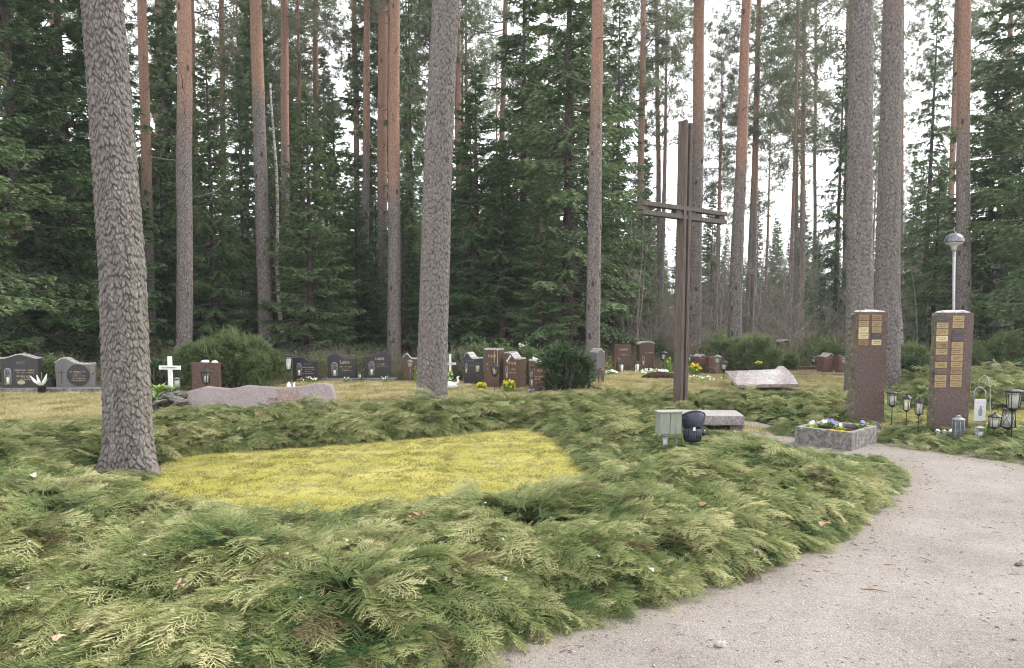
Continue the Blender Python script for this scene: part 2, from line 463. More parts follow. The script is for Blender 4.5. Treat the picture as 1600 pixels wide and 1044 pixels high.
def path_mat():
    m, nt, N, L = nmat('gravel'); o, b = out_bsdf(nt, 0.93, 0.2)
    v = obj_vec(nt)
    vo = tex_vor(nt, v, 95); vb = tex_vor(nt, v, 230); n1 = tex_noise(nt, v, 1.1, 6, 0.65); n2 = tex_noise(nt, v, 60, 6, 0.8)
    s1 = N.new('ShaderNodeSeparateColor'); L.new(vo.outputs['Color'], s1.inputs[0])
    s2 = N.new('ShaderNodeSeparateColor'); L.new(vb.outputs['Color'], s2.inputs[0])
    r1 = ramp(nt, [(0.0, (0.105, 0.09, 0.083)), (0.35, (0.198, 0.178, 0.162)), (0.75, (0.265, 0.243, 0.225)), (1.0, (0.43, 0.395, 0.37))]); L.new(s1.outputs[0], r1.inputs[0])
    r2 = ramp(nt, [(0.0, (0.13, 0.113, 0.104)), (0.5, (0.238, 0.223, 0.204)), (1.0, (0.43, 0.39, 0.37))]); L.new(s2.outputs[0], r2.inputs[0])
    c = mixc(nt, 0.5, r1.outputs[0], r2.outputs[0])
    r3 = ramp(nt, [(0.35, (0.145, 0.127, 0.11)), (0.6, (0.32, 0.29, 0.268))]); L.new(n1.outputs['Fac'], r3.inputs[0])
    c = mixc(nt, 0.4, c, r3.outputs[0])
    # dark damp and mossy edge where needles gather, painted by nearness to the bed ('edge' attribute)
    at = N.new('ShaderNodeAttribute'); at.attribute_name = 'edge'
    e = math_n(nt, 'MULTIPLY', math_n(nt, 'ADD', at.outputs['Fac'], math_n(nt, 'MULTIPLY', math_n(nt, 'SUBTRACT', n1.outputs['Fac'], 0.5), 1.4), True), at.outputs['Fac'], True)
    e2 = mixc(nt, n2.outputs['Fac'], (0.10, 0.08, 0.05), (0.22, 0.19, 0.13))
    c = mixc(nt, math_n(nt, 'MULTIPLY', e, 0.8), c, e2)
    L.new(c, b.inputs['Base Color'])
    h = math_n(nt, 'ADD', math_n(nt, 'MULTIPLY', vo.outputs['Distance'], -1.0), math_n(nt, 'MULTIPLY', n2.outputs['Fac'], 0.8))
    bump(nt, h, b, 0.007)
    return m
M['gravel'] = path_mat()

# stone and metal
M['black_granite'] = speckle('black_granite', (0.045, 0.045, 0.052), (0.02, 0.02, 0.024), (0.085, 0.085, 0.095), 110, 0.3, 0.0003, spec=0.5)
M['grey_granite'] = speckle('grey_granite', (0.19, 0.18, 0.18), (0.10, 0.10, 0.10), (0.30, 0.28, 0.28), 110, 0.5, 0.0008)
M['brown_granite'] = speckle('brown_granite', (0.13, 0.075, 0.055), (0.06, 0.04, 0.032), (0.22, 0.14, 0.11), 90, 0.4, 0.0006)
M['red_granite'] = speckle('red_granite', (0.165, 0.078, 0.065), (0.085, 0.045, 0.04), (0.30, 0.19, 0.17), 90, 0.5, 0.0008)
M['pink_granite'] = speckle('pink_granite', (0.30, 0.255, 0.25), (0.21, 0.17, 0.165), (0.43, 0.385, 0.38), 70, 0.55, 0.001, blotch=(0.35, 0.29, 0.28))
M['pink_gloss'] = speckle('polished_pink_granite', (0.46, 0.40, 0.395), (0.27, 0.20, 0.20), (0.70, 0.66, 0.65), 30, 0.22, 0.0004, spec=0.8, coat=0.5)
M['stone_edge'] = speckle('rough_stone_edge', (0.48, 0.46, 0.44), (0.28, 0.27, 0.26), (0.70, 0.68, 0.66), 40, 0.85, 0.006)
M['pillar_face'] = speckle('pillar_face', (0.135, 0.09, 0.079), (0.085, 0.056, 0.05), (0.21, 0.152, 0.138), 60, 0.6, 0.0015, blotch=(0.12, 0.088, 0.082))
M['pillar_side'] = speckle('pillar_side_lichen', (0.17, 0.145, 0.105), (0.085, 0.075, 0.055), (0.27, 0.24, 0.17), 30, 0.9, 0.008, blotch=(0.13, 0.13, 0.075))
M['concrete'] = speckle('old_concrete', (0.23, 0.215, 0.20), (0.10, 0.095, 0.085), (0.42, 0.40, 0.38), 30, 0.9, 0.006, blotch=(0.12, 0.105, 0.085))
M['slab'] = speckle('bench_stone', (0.33, 0.30, 0.29), (0.17, 0.155, 0.15), (0.50, 0.47, 0.46), 60, 0.7, 0.003)
M['rock'] = speckle('field_rock', (0.24, 0.22, 0.21), (0.09, 0.085, 0.075), (0.45, 0.42, 0.40), 14, 0.9, 0.02, blotch=(0.12, 0.14, 0.055))
M['gold'] = plain('gold_letters', (0.50, 0.41, 0.26), 0.5, 0.4, 0.2)
M['grey_letters'] = plain('grey_letters', (0.17, 0.17, 0.18), 0.6)
M['brass'] = plain('brass_plate', (0.37, 0.27, 0.135), 0.42, 0.5, 0.35, var=0.15)
M['brass_bright'] = plain('bright_brass_plate', (0.62, 0.52, 0.31), 0.4, 0.5, 0.2, var=0.1)
M['brass_dim'] = plain('dull_brass_plate', (0.29, 0.20, 0.105), 0.5, 0.4, 0.3)
M['brown_plate'] = plain('brown_plate', (0.15, 0.10, 0.085), 0.55, 0.35)
M['dark_plate'] = plain('dark_plate', (0.065, 0.058, 0.068), 0.45, 0.5)
M['engrave'] = plain('engraved_line', (0.10, 0.075, 0.04), 0.7)
M['black_metal'] = plain('black_metal', (0.03, 0.03, 0.032), 0.5, 0.4, 0.2, var=0.4)
M['grey_metal'] = plain('grey_metal', (0.22, 0.225, 0.235), 0.5, 0.5, 0.5)
M['light_metal'] = plain('galvanised_metal', (0.42, 0.43, 0.44), 0.5, 0.5, 0.4)
M['grey_paint'] = plain('grey_paint', (0.26, 0.265, 0.275), 0.65)
M['copper'] = plain('brown_metal', (0.14, 0.075, 0.06), 0.5, 0.4, 0.3)
M['white_paint'] = plain('white_paint', (0.82, 0.82, 0.81), 0.5, var=0.12)
M['candle'] = plain('white_candle', (0.85, 0.83, 0.78), 0.5, var=0.08)
M['cream_candle'] = plain('cream_candle', (0.85, 0.80, 0.58), 0.5, var=0.08)
M['white_card'] = plain('white_card', (0.62, 0.61, 0.62), 0.7, var=0.1)
M['plastic'] = plain('black_blue_plastic', (0.032, 0.034, 0.055), 0.33, 0.5, var=0.3)
M['lens'] = plain('lens_glass', (0.10, 0.11, 0.12), 0.08, 0.8, var=0.1)
M['yellow'] = plain('yellow_petals', (0.85, 0.68, 0.03), 0.6, 0.2, var=0.2)
M['white_petal'] = plain('white_petals', (0.82, 0.82, 0.78), 0.6, 0.2, var=0.1)
M['violet'] = plain('violet_petals', (0.28, 0.22, 0.55), 0.6, 0.2, var=0.2)
M['pinkp'] = plain('pink_petals', (0.6, 0.25, 0.3), 0.6, 0.2, var=0.2)
M['leaf'] = plain('fresh_leaves', (0.14, 0.26, 0.05), 0.55, 0.3, var=0.35)
M['lime_leaf'] = plain('lime_leaves', (0.30, 0.42, 0.08), 0.55, 0.3, var=0.3)
M['brown_leaf'] = plain('fallen_leaf', (0.33, 0.20, 0.12), 0.8, 0.1, var=0.35)
M['pale_leaf'] = plain('pale_leaf', (0.40, 0.29, 0.21), 0.8, 0.1, var=0.3)
M['white_bit'] = plain('pale_chip', (0.40, 0.37, 0.32), 0.8, 0.1, var=0.3)
M['lichen'] = plain('orange_lichen', (0.45, 0.27, 0.07), 0.9, 0.1, var=0.4)
def glass_mat():
    m, nt, N, L = nmat('lantern_glass'); o = N.new('ShaderNodeOutputMaterial')
    g = N.new('ShaderNodeBsdfGlossy'); g.inputs['Roughness'].default_value = 0.08; t = N.new('ShaderNodeBsdfTransparent')
    t.inputs['Color'].default_value = (0.9, 0.92, 0.92, 1)
    mx = N.new('ShaderNodeMixShader'); mx.inputs[0].default_value = 0.22
    L.new(t.outputs[0], mx.inputs[1]); L.new(g.outputs[0], mx.inputs[2]); L.new(mx.outputs[0], o.inputs[0]); return m
M['glass'] = glass_mat()
def frosted():
    m, nt, N, L = nmat('frosted_glass'); o, b = out_bsdf(nt, 0.35, 0.5)
    n = tex_noise(nt, obj_vec(nt), 14, 4); r = ramp(nt, [(0.4, (0.07, 0.073, 0.08)), (0.7, (0.21, 0.215, 0.225))])
    L.new(n.outputs['Fac'], r.inputs[0]); L.new(r.outputs[0], b.inputs['Base Color']); return m
M['frosted'] = frosted()
def wood_mat(name, a, bcol, c):
    m, nt, N, L = nmat(name); o, b = out_bsdf(nt, 0.85, 0.2)
    n1 = tex_noise(nt, obj_vec(nt, (26, 26, 1.2)), 2.5, 6, 0.7); n2 = tex_noise(nt, obj_vec(nt, (1, 1, 0.6)), 2.2, 4)
    r = ramp(nt, [(0.32, a), (0.5, bcol), (0.68, c)]); L.new(n1.outputs['Fac'], r.inputs[0])
    cc = mixc(nt, math_n(nt, 'MULTIPLY', n2.outputs['Fac'], 0.5), r.outputs[0], a)
    vo = tex_vor(nt, obj_vec(nt, (6, 6, 2.2)), 1.0); kn = ramp(nt, [(0.05, (1, 1, 1)), (0.09, (0, 0, 0))]); L.new(vo.outputs['Distance'], kn.inputs[0])
    cc = mixc(nt, math_n(nt, 'MULTIPLY', kn.outputs[0], 0.7), cc, tuple(x * 0.45 for x in a))
    L.new(cc, b.inputs['Base Color']); bump(nt, n1.outputs['Fac'], b, 0.004); return m
M['cross_wood'] = wood_mat('weathered_brown_wood', (0.068, 0.052, 0.045), (0.132, 0.104, 0.09), (0.21, 0.177, 0.157))
M['bar_wood'] = wood_mat('weathered_dark_wood', (0.075, 0.065, 0.055), (0.13, 0.115, 0.10), (0.20, 0.18, 0.16))
M['pale_wood'] = wood_mat('pale_green_wood', (0.20, 0.21, 0.175), (0.30, 0.31, 0.265), (0.40, 0.41, 0.355))

M['lamp_dome'] = plain('lamp_dome_metal', (0.17, 0.175, 0.195), 0.3, 0.6, 0.6)
M['pebble'] = plain('pale_pebble', (0.36, 0.33, 0.31), 0.9, 0.2, var=0.2)
M['pebble_d'] = plain('dark_pebble', (0.16, 0.14, 0.13), 0.9, 0.2)
M['drybank'] = ground_mat('dry_bank', [(0.35, (0.16, 0.12, 0.08)), (0.5, (0.30, 0.235, 0.16)), (0.65, (0.45, 0.37, 0.26))], 24, bmp=0.05)
# ================================================================== ground
def inside(poly, X, Y):
    poly = np.asarray(poly); x0, y0 = poly[:, 0], poly[:, 1]; x1, y1 = np.roll(x0, -1), np.roll(y0, -1)
    r = np.zeros(X.shape, bool)
    for a, b, c, d in zip(x0, y0, x1, y1):
        if b == d: continue
        cond = ((b > Y) != (d > Y)) & (X < (c - a) * (Y - b) / (d - b) + a)
        r ^= cond
    return r
def dist_poly(poly, X, Y):
    poly = np.asarray(poly); D = np.full(X.shape, 1e9)
    for k in range(len(poly)):
        a = poly[k]; b = poly[(k + 1) % len(poly)]; ab = b - a
        t = np.clip(((X - a[0]) * ab[0] + (Y - a[1]) * ab[1]) / max(ab @ ab, 1e-9), 0, 1)
        D = np.minimum(D, np.hypot(X - a[0] - t * ab[0], Y - a[1] - t * ab[1]))
    return D
def g2(px, py): g = G(px, py); return (g.x, g.y)

# outline of the big creeping juniper bed (anticlockwise-ish), the moss lawn is a hole in it
MOSS = [(-3.55, 7.2), (-3.45, 6.6), (-3.0, 6.05), (-2.4, 5.75), (-1.6, 5.65), (-0.8, 5.8), (-0.1, 6.15), (0.5, 6.75), (0.92, 7.4),
        g2(918, 724), g2(893, 697), g2(858, 676), g2(820, 668), g2(760, 674), g2(700, 681), g2(600, 690), g2(500, 698), g2(400, 704), g2(320, 710), g2(262, 714), (-3.7, 8.2)]
BED_A = [(-14, 1.2), (-5, 1.5), (-2.2, 2.3), (-0.9, 2.95), g2(720, 1030), g2(810, 996), g2(900, 968), g2(990, 942), g2(1080, 915), g2(1220, 868), g2(1290, 838), g2(1345, 795),
         g2(1388, 762), g2(1393, 735), g2(1360, 715), g2(1330, 722), g2(1235, 706), g2(1205, 694), g2(1140, 684), g2(1085, 676), g2(1070, 666), g2(1150, 657), g2(1170, 668),
         g2(1240, 686), g2(1300, 688), g2(1325, 670), g2(1385, 664), g2(1392, 618), (7.4, 15.4), (6.2, 15.4), (4.6, 14.4), (3.0, 13.9), (1.8, 13.3),
         (0.6, 13.0), (-0.6, 12.7), (-1.8, 12.25), (-3.0, 11.8), (-4.6, 11.3), (-5.0, 10.2), (-6.0, 9.6), (-8, 9.3), (-14, 9.3)]
BED_C = [g2(1378, 700), g2(1450, 706), g2(1520, 716), g2(1600, 728), g2(1720, 745), (11, 8.6), (11, 10.6), g2(1600, 672), g2(1500, 668), g2(1440, 664), g2(1385, 668)]
BED_D = [g2(1396, 640), g2(1450, 641), g2(1520, 642), g2(1600, 642), g2(1720, 644), (14, 12.8), (15, 17.5), (11.5, 17.3), (9.5, 16.6), (7.9, 16.2), (7.5, 15.0)]
MOSS2 = [g2(1380, 672), g2(1500, 674), g2(1600, 680), (12, 10.0), (15, 10.2), (15, 13.4), g2(1600, 640), g2(1392, 638)]
PATH = [(-14, 0.9), (-5, 1.2), (-2.2, 2.0), (-0.95, 2.7), g2(680, 1046), g2(860, 972), g2(1060, 915), g2(1200, 870), g2(1280, 835), g2(1335, 795), g2(1375, 765), g2(1380, 735), g2(1350, 718), g2(1240, 712), g2(1150, 690), g2(1090, 680), g2(1085, 655),
        g2(1160, 655), g2(1240, 678), g2(1380, 694), g2(1450, 700), g2(1520, 710), g2(1600, 722), g2(1720, 739), (11, 8.4), (16, 7.6), (16, -6), (-14, -6)]
LAWN = [(-20, 9.0), (0, 9.5), (9, 11), (18, 12), (18, 18.4), (12, 18.8), (9.6, 19.4), g2(1330, 578), g2(1245, 577), g2(1140, 588), g2(1060, 584), g2(985, 582), g2(940, 578), g2(932, 600), g2(830, 612), g2(756, 600), g2(720, 599), g2(640, 597), g2(460, 597), g2(445, 604), g2(300, 612), g2(150, 613), g2(0, 615), (-20, 15.6)]

def smooth_poly(poly, n=4):
    p = np.asarray(poly, float)
    for _ in range(n // 2):
        q = 0.75 * p + 0.25 * np.roll(p, -1, 0); r = 0.25 * p + 0.75 * np.roll(p, -1, 0)
        p = np.stack([q, r], 1).reshape(-1, 2)
    return p
def hnoise(X, Y, s, seed=0):
    f = np.zeros(X.shape)
    r = np.random.RandomState(seed)
    for k in range(14):
        a = r.uniform(0, 2 * np.pi); w = s * r.uniform(0.5, 1.8); f += np.sin((X * np.cos(a) + Y * np.sin(a)) * w * 2 * np.pi + r.uniform(0, 6.28)) / 14 ** .5
    return f
def sheet(name, poly, z, mat, step=None, relief=0.0, attr=None):
    """a flat sheet with the given outline, cut into a grid so it can carry a little relief"""
    p = smooth_poly(poly)
    bm = bmesh.new(); vs = [bm.verts.new((x, y, 0)) for x, y in p]
    f = bm.faces.new(vs); f.normal_update()
    if f.normal.z < 0: f.normal_flip()
    bmesh.ops.triangulate(bm, faces=bm.faces)
    if step:
        x0, y0 = p.min(0); x1, y1 = p.max(0)
        for ax, lo, hi in ((0, x0, x1), (1, y0, y1)):
            q = lo + step
            while q < hi:
                co = [0, 0, 0]; no = [0, 0, 0]; co[ax] = q; no[ax] = 1
                bmesh.ops.bisect_plane(bm, geom=bm.verts[:] + bm.edges[:] + bm.faces[:], plane_co=co, plane_no=no)
                q += step
    for v in bm.verts: v.co.z = z
    if relief:
        X = np.array([v.co.x for v in bm.verts]); Y = np.array([v.co.y for v in bm.verts])
        hh = relief * (0.5 + 0.5 * np.clip(hnoise(X, Y, 2.6, 5), -1, 1)) * np.clip(dist_poly(p, X, Y) / 0.25, 0, 1)
        for v, a in zip(bm.verts, hh): v.co.z = z + a
    me = bpy.data.meshes.new(name); bm.to_mesh(me); bm.free()
    me.materials.append(mat)
    if attr is not None:
        X = np.array([v.co.x for v in me.vertices]); Y = np.array([v.co.y for v in me.vertices])
        at = me.attributes.new(attr[0], 'FLOAT', 'POINT'); at.data.foreach_set('value', attr[1](X, Y).astype(np.float32))
    o = link(name, me); tag(o, kind='structure'); return o

b = MB(); b.add([(-600, -60, 0), (600, -60, 0), (600, 900, 0), (-600, 900, 0)], [(0, 1, 2, 3)])
tag(b.build('ground', M['forest_floor']), kind='structure')
sheet('dry_lawn', LAWN, 0.004, M['dry_lawn'], 0.6)
sheet('bed_soil', BED_A, 0.010, M['soil'], 0.5)
sheet('bed_soil', BED_C, 0.010, M['soil'])
sheet('bed_soil', BED_D, 0.010, M['soil'])
sheet('moss_lawn', MOSS, 0.016, M['moss_lawn'], 0.1, 0.012)
sheet('moss_lawn', MOSS2, 0.016, M['moss_lawn'], 0.3, 0.0)
allbeds = [smooth_poly(BED_A), smooth_poly(BED_C)]
def edge_f(X, Y):
    D = np.minimum(dist_poly(allbeds[0], X, Y), dist_poly(allbeds[1], X, Y))
    return np.clip(1 - D / 0.6, 0, 1) ** 0.9
sheet('gravel_path', PATH, 0.022, M['gravel'], 0.12, 0.0, ('edge', edge_f))

# ================================================================== scattered cover (geometry nodes)
def scatter(name, pts, rot, scl, idx, tint, brown, sources, label, cat):
    n = len(pts)
    me = bpy.data.meshes.new(name)
    me.vertices.add(n); me.vertices.foreach_set('co', np.ascontiguousarray(pts, dtype=np.float32).ravel())
    def A(k, t, v, d):
        at = me.attributes.new(k, t, 'POINT'); at.data.foreach_set(d, np.ascontiguousarray(v).ravel())
    A('rot', 'FLOAT_VECTOR', rot.astype(np.float32), 'vector'); A('scl', 'FLOAT', scl.astype(np.float32), 'value')
    A('pick', 'INT', idx.astype(np.int32), 'value'); A('itint', 'FLOAT', tint.astype(np.float32), 'value'); A('brown', 'FLOAT', brown.astype(np.float32), 'value')
    o = link(name, me); tag(o, label, cat, kind='stuff')
    c = bpy.data.collections.new(name + '_source')
    for k, sm in enumerate(sources):
        so = bpy.data.objects.new('%s_source_%02d' % (name, k), sm); c.objects.link(so)
    ng = bpy.data.node_groups.new(name, 'GeometryNodeTree')
    ng.interface.new_socket('Geometry', in_out='INPUT', socket_type='NodeSocketGeometry')
    ng.interface.new_socket('Geometry', in_out='OUTPUT', socket_type='NodeSocketGeometry')
    N, L = ng.nodes, ng.links
    gi = N.new('NodeGroupInput'); go = N.new('NodeGroupOutput')
    ci = N.new('GeometryNodeCollectionInfo'); ci.inputs['Collection'].default_value = c
    ci.inputs['Separate Children'].default_value = True; ci.inputs['Reset Children'].default_value = True
    ip = N.new('GeometryNodeInstanceOnPoints'); ip.inputs['Pick Instance'].default_value = True
    def na(k, t):
        q = N.new('GeometryNodeInputNamedAttribute'); q.data_type = t; q.inputs['Name'].default_value = k; return q.outputs['Attribute']
    L.new(gi.outputs[0], ip.inputs['Points']); L.new(ci.outputs[0], ip.inputs['Instance'])
    L.new(na('pick', 'INT'), ip.inputs['Instance Index'])
    e2r = N.new('FunctionNodeEulerToRotation'); L.new(na('rot', 'FLOAT_VECTOR'), e2r.inputs[0]); L.new(e2r.outputs[0], ip.inputs['Rotation'])
    L.new(na('scl', 'FLOAT'), ip.inputs['Scale']); L.new(ip.outputs[0], go.inputs[0])
    md = o.modifiers.new('scatter', 'NODES'); md.node_group = ng
    return o

def frond_mesh(seed, L=0.36, wid=0.15, nl=26, nsub=8, droop=0.5):
    """one feathery juniper spray along +X, arching up and hanging at the tip"""
    r = np.random.RandomState(seed); S = Soup()
    def stem(t):
        t = np.asarray(t, float)
        return np.stack([L * t, 0.03 * np.sin(t * 3 + seed), L * (0.34 * t - droop * t ** 2.2)], -1)
    ts = np.linspace(0, 1, 6); p = stem(ts); S.stick(p[:-1], p[1:], 0.0032 * (1.1 - ts[:-1]), 0.0032 * (1.1 - ts[1:]), 0, 0.0)
    for i in range(nl):
        t = 0.1 + 0.9 * (i + r.uniform(0, .6)) / nl; s = 1 if i % 2 else -1
        o = stem(t); fw = stem(min(t + .03, 1.03)) - stem(t - .03); fw /= np.linalg.norm(fw)
        ll = wid * (math.sin(math.pi * min(1, t * .8 + .16)) ** .8) * r.uniform(.6, 1.15) + .02
        ang = r.uniform(.5, .95); side = np.array([0, s, 0]); up = np.cross(fw, side) * s
        d = fw * math.cos(ang) + side * math.sin(ang) + np.array([0, 0, r.uniform(-.2, .18)])
        d /= np.linalg.norm(d)
        e = o + d * ll; e[2] -= ll * r.uniform(0, .35)
        mid = (o + e) / 2 + np.array([0, 0, ll * .08])
        base_t = .12 + .5 * t
        # lateral stem as thin ribbons
        n1 = np.cross(d, fw); n1 /= np.linalg.norm(n1) + 1e-9; wv = np.cross(d, n1) * 0.0016
        S.add([[o - wv, o + wv, mid + wv], [o - wv, mid + wv, mid - wv], [mid - wv, mid + wv, e]], base_t)
        T = []; tt = []
        k2 = max(3, int(nsub * ll / wid + 1))
        for k in range(k2):
            u = .12 + .88 * (k + r.uniform(0, .5)) / k2; q = (1 - u) ** 2 * o + 2 * u * (1 - u) * mid + u * u * e
            s2 = 1 if k % 2 else -1
            sd = np.cross(d, np.array([r.normal(0, .15), r.normal(0, .15), 1.0])) * s2
            sd /= np.linalg.norm(sd)
            dd = d * .75 + sd * .66 + np.array([0, 0, r.uniform(-.12, .18)]); dd /= np.linalg.norm(dd)
            l2 = (.027 + r.uniform(0, .014)) * (1.05 - .5 * u)
            w = np.cross(dd, r.normal(0, 1, 3)); w /= np.linalg.norm(w); w *= .0020
            a = q; c = q + dd * l2
            T += [[a - w, a + w, c + w * .25], [a - w, c + w * .25, c - w * .25]]; tt += [base_t + .18 * u, base_t + .3 * u]
            # a twiglet off each
            dd2 = dd * .8 + d * .5 - sd * .3; dd2 /= np.linalg.norm(dd2); a2 = q + dd * l2 * .4; w2 = w * .8
            T += [[a2 - w2, a2 + w2, a2 + dd2 * l2 * .6]]; tt += [base_t + .25 * u]
        S.add(np.array(T), np.array(tt))
    return S.mesh('juniper_spray_%d' % seed, [M['juniper']])
FR = [frond_mesh(s, L=l, wid=w, droop=d) for s, l, w, d in ((1, .31, .10, .42), (2, .28, .115, .5), (3, .34, .095, .62), (4, .25, .10, .4), (5, .30, .12, .58), (6, .22, .085, .3))]

CLEAR = []          # (x, y, radius, height factor): places where the junipers lie low; 0 = bare
for (px, Yc, rr, ff) in ((1043, 8.5, 1.1, .25), (1085, 8.6, 1.1, .25), (1125, 9.9, 1.5, .3), (1180, 9.6, 1.3, .3), (1060, 10.2, 1.2, .4), (1200, 9.0, .9, .4), (1300, 8.3, 1.2, .3), (1240, 8.5, 1.1, .3),
                         (1360, 8.6, .9, .4), (1063, 12.1, .5, .3), (203, 7.75, .75, 0), (1350, 10.5, 1.0, .25), (1485, 9.7, 1.1, .4), (1512, 9.3, .9, .3), (1560, 9.7, 1.2, .6), (230, 7.2, .8, .5), (675, 14.2, .8, .4), (1150, 10.9, 1.2, 0), (1305, 8.95, 1.15, 0), (1160, 15.0, 2.2, .15), (1225, 15.0, 2.2, .15)):
    gq = GX(px, Yc); CLEAR.append((gq.x, gq.y, rr, ff))
def bed_points(poly, holes, dens, hgt, seed, centres_n, zfrac=1.0, edge_rise=0.45, keep=None):
    r = np.random.RandomState(seed); p = smooth_poly(poly); x0, y0 = p.min(0); x1, y1 = p.max(0)
    A = (x1 - x0) * (y1 - y0); n = int(A * dens)
    X = r.uniform(x0, x1, n); Y = r.uniform(y0, y1, n)
    k = inside(p, X, Y)
    holes = [smooth_poly(h) for h in holes]
    for h in holes: k &= ~inside(h, X, Y)
    if keep is not None: k &= keep(X, Y)
    X, Y = X[k], Y[k]
    D = dist_poly(p, X, Y)
    for h in holes: D = np.minimum(D, dist_poly(h, X, Y))
    fx = np.ones(len(X)); kz = np.ones(len(X), bool)
    for cx, cy, cr, cf in CLEAR:
        q = np.clip((np.hypot(X - cx, Y - cy) - cr * .5) / (cr * .5), 0, 1); fx = np.minimum(fx, cf + (1 - cf) * q)
        if cf <= 0: kz &= np.hypot(X - cx, Y - cy) > cr * .5
    fx = np.clip(fx, .22, 1)
    X, Y, D, fx = X[kz], Y[kz], D[kz], fx[kz]
    e = 1e-2
    def DD(x, y):
        d = dist_poly(p, x, y)
        for h in holes: d = np.minimum(d, dist_poly(h, x, y))
        return d
    gx = (DD(X + e, Y) - D) / e; gy = (DD(X, Y + e) - D) / e            # inward normal
    h = hgt * np.clip(D / edge_rise, 0.12, 1) ** .6 * (0.72 + 0.30 * hnoise(X, Y, 1.1, seed) + .16 * hnoise(X, Y, 2.6, seed + 1))
    # every plant is its own low dome: high in the middle, thin between the plants
    h = np.clip(h, 0.04, hgt * 1.5) * fx
    C = np.stack([r.uniform(x0, x1, centres_n), r.uniform(y0, y1, centres_n)], 1)
    d2 = (X[:, None] - C[None, :, 0]) ** 2 + (Y[:, None] - C[None, :, 1]) ** 2
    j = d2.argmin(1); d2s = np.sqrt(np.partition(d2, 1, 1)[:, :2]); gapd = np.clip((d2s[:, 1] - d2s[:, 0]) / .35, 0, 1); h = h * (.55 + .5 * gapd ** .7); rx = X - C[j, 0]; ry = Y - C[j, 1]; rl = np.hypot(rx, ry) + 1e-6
    # radial from the plant's middle, plus the common lean of the bed towards the path, outward at the rim
    wgt = np.clip(1 - D / .5, 0, 1)
    dx = rx / rl * .8 + .55 * np.cos(-.9) - gx * wgt * 2.2; dy = ry / rl * .8 + .55 * np.sin(-.9) - gy * wgt * 2.2
    az = np.arctan2(dy, dx) + r.normal(0, .42, len(X))
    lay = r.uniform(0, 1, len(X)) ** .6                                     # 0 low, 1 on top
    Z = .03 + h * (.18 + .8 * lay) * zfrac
    pitch = -(r.normal(.04, .19, len(X)) + .12 * lay - .25 * wgt) * np.clip(fx * 1.3, .3, 1)
    roll = r.normal(0, .35, len(X))
    rot = np.stack([roll, pitch, az], 1)
    scl = r.uniform(.75, 1.35, len(X)) * (0.8 + .25 * np.clip(D / .4, 0, 1)) * .93 * np.clip(.55 + .5 * fx, 0, 1) * (1.0 if hgt > .15 else .72)
    patch = hnoise(X, Y, .8, seed + 9); fine = hnoise(X, Y, 3.0, seed + 4)
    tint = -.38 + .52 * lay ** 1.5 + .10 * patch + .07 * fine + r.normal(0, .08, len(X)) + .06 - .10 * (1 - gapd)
    br = (r.uniform(0, 1, len(X)) < .045 + .18 * (fine < -1.3) + .10 * (patch < -1.1)) * r.uniform(.4, .9, len(X))
    return np.stack([X, Y, Z], 1), rot, scl, tint, br, r
def bed(name, poly, holes, dens, hgt, seed, cn, label, **kw):
    pts, rot, scl, tint, br, r = bed_points(poly, holes, dens, hgt, seed, cn, **kw)
    idx = r.randint(0, len(FR), len(pts))
    return scatter(name, pts, rot, scl, idx, tint, br, FR, label, 'juniper')
def near_keep(X, Y): return (Y < 8.3) & (Y > 2.2) & (X > -7)
def far_keep(X, Y): return ((Y >= 8.3) | (X <= -7)) & (X > -12)
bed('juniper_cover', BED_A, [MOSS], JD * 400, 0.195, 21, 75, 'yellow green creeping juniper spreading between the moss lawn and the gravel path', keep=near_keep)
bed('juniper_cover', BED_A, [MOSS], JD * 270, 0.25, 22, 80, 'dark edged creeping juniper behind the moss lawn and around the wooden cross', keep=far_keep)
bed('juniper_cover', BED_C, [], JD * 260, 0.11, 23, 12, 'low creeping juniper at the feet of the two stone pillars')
bed('juniper_cover', BED_D, [], JD * 200, 0.45, 24, 14, 'yellowish juniper mass behind the small lawn right of the pillars')

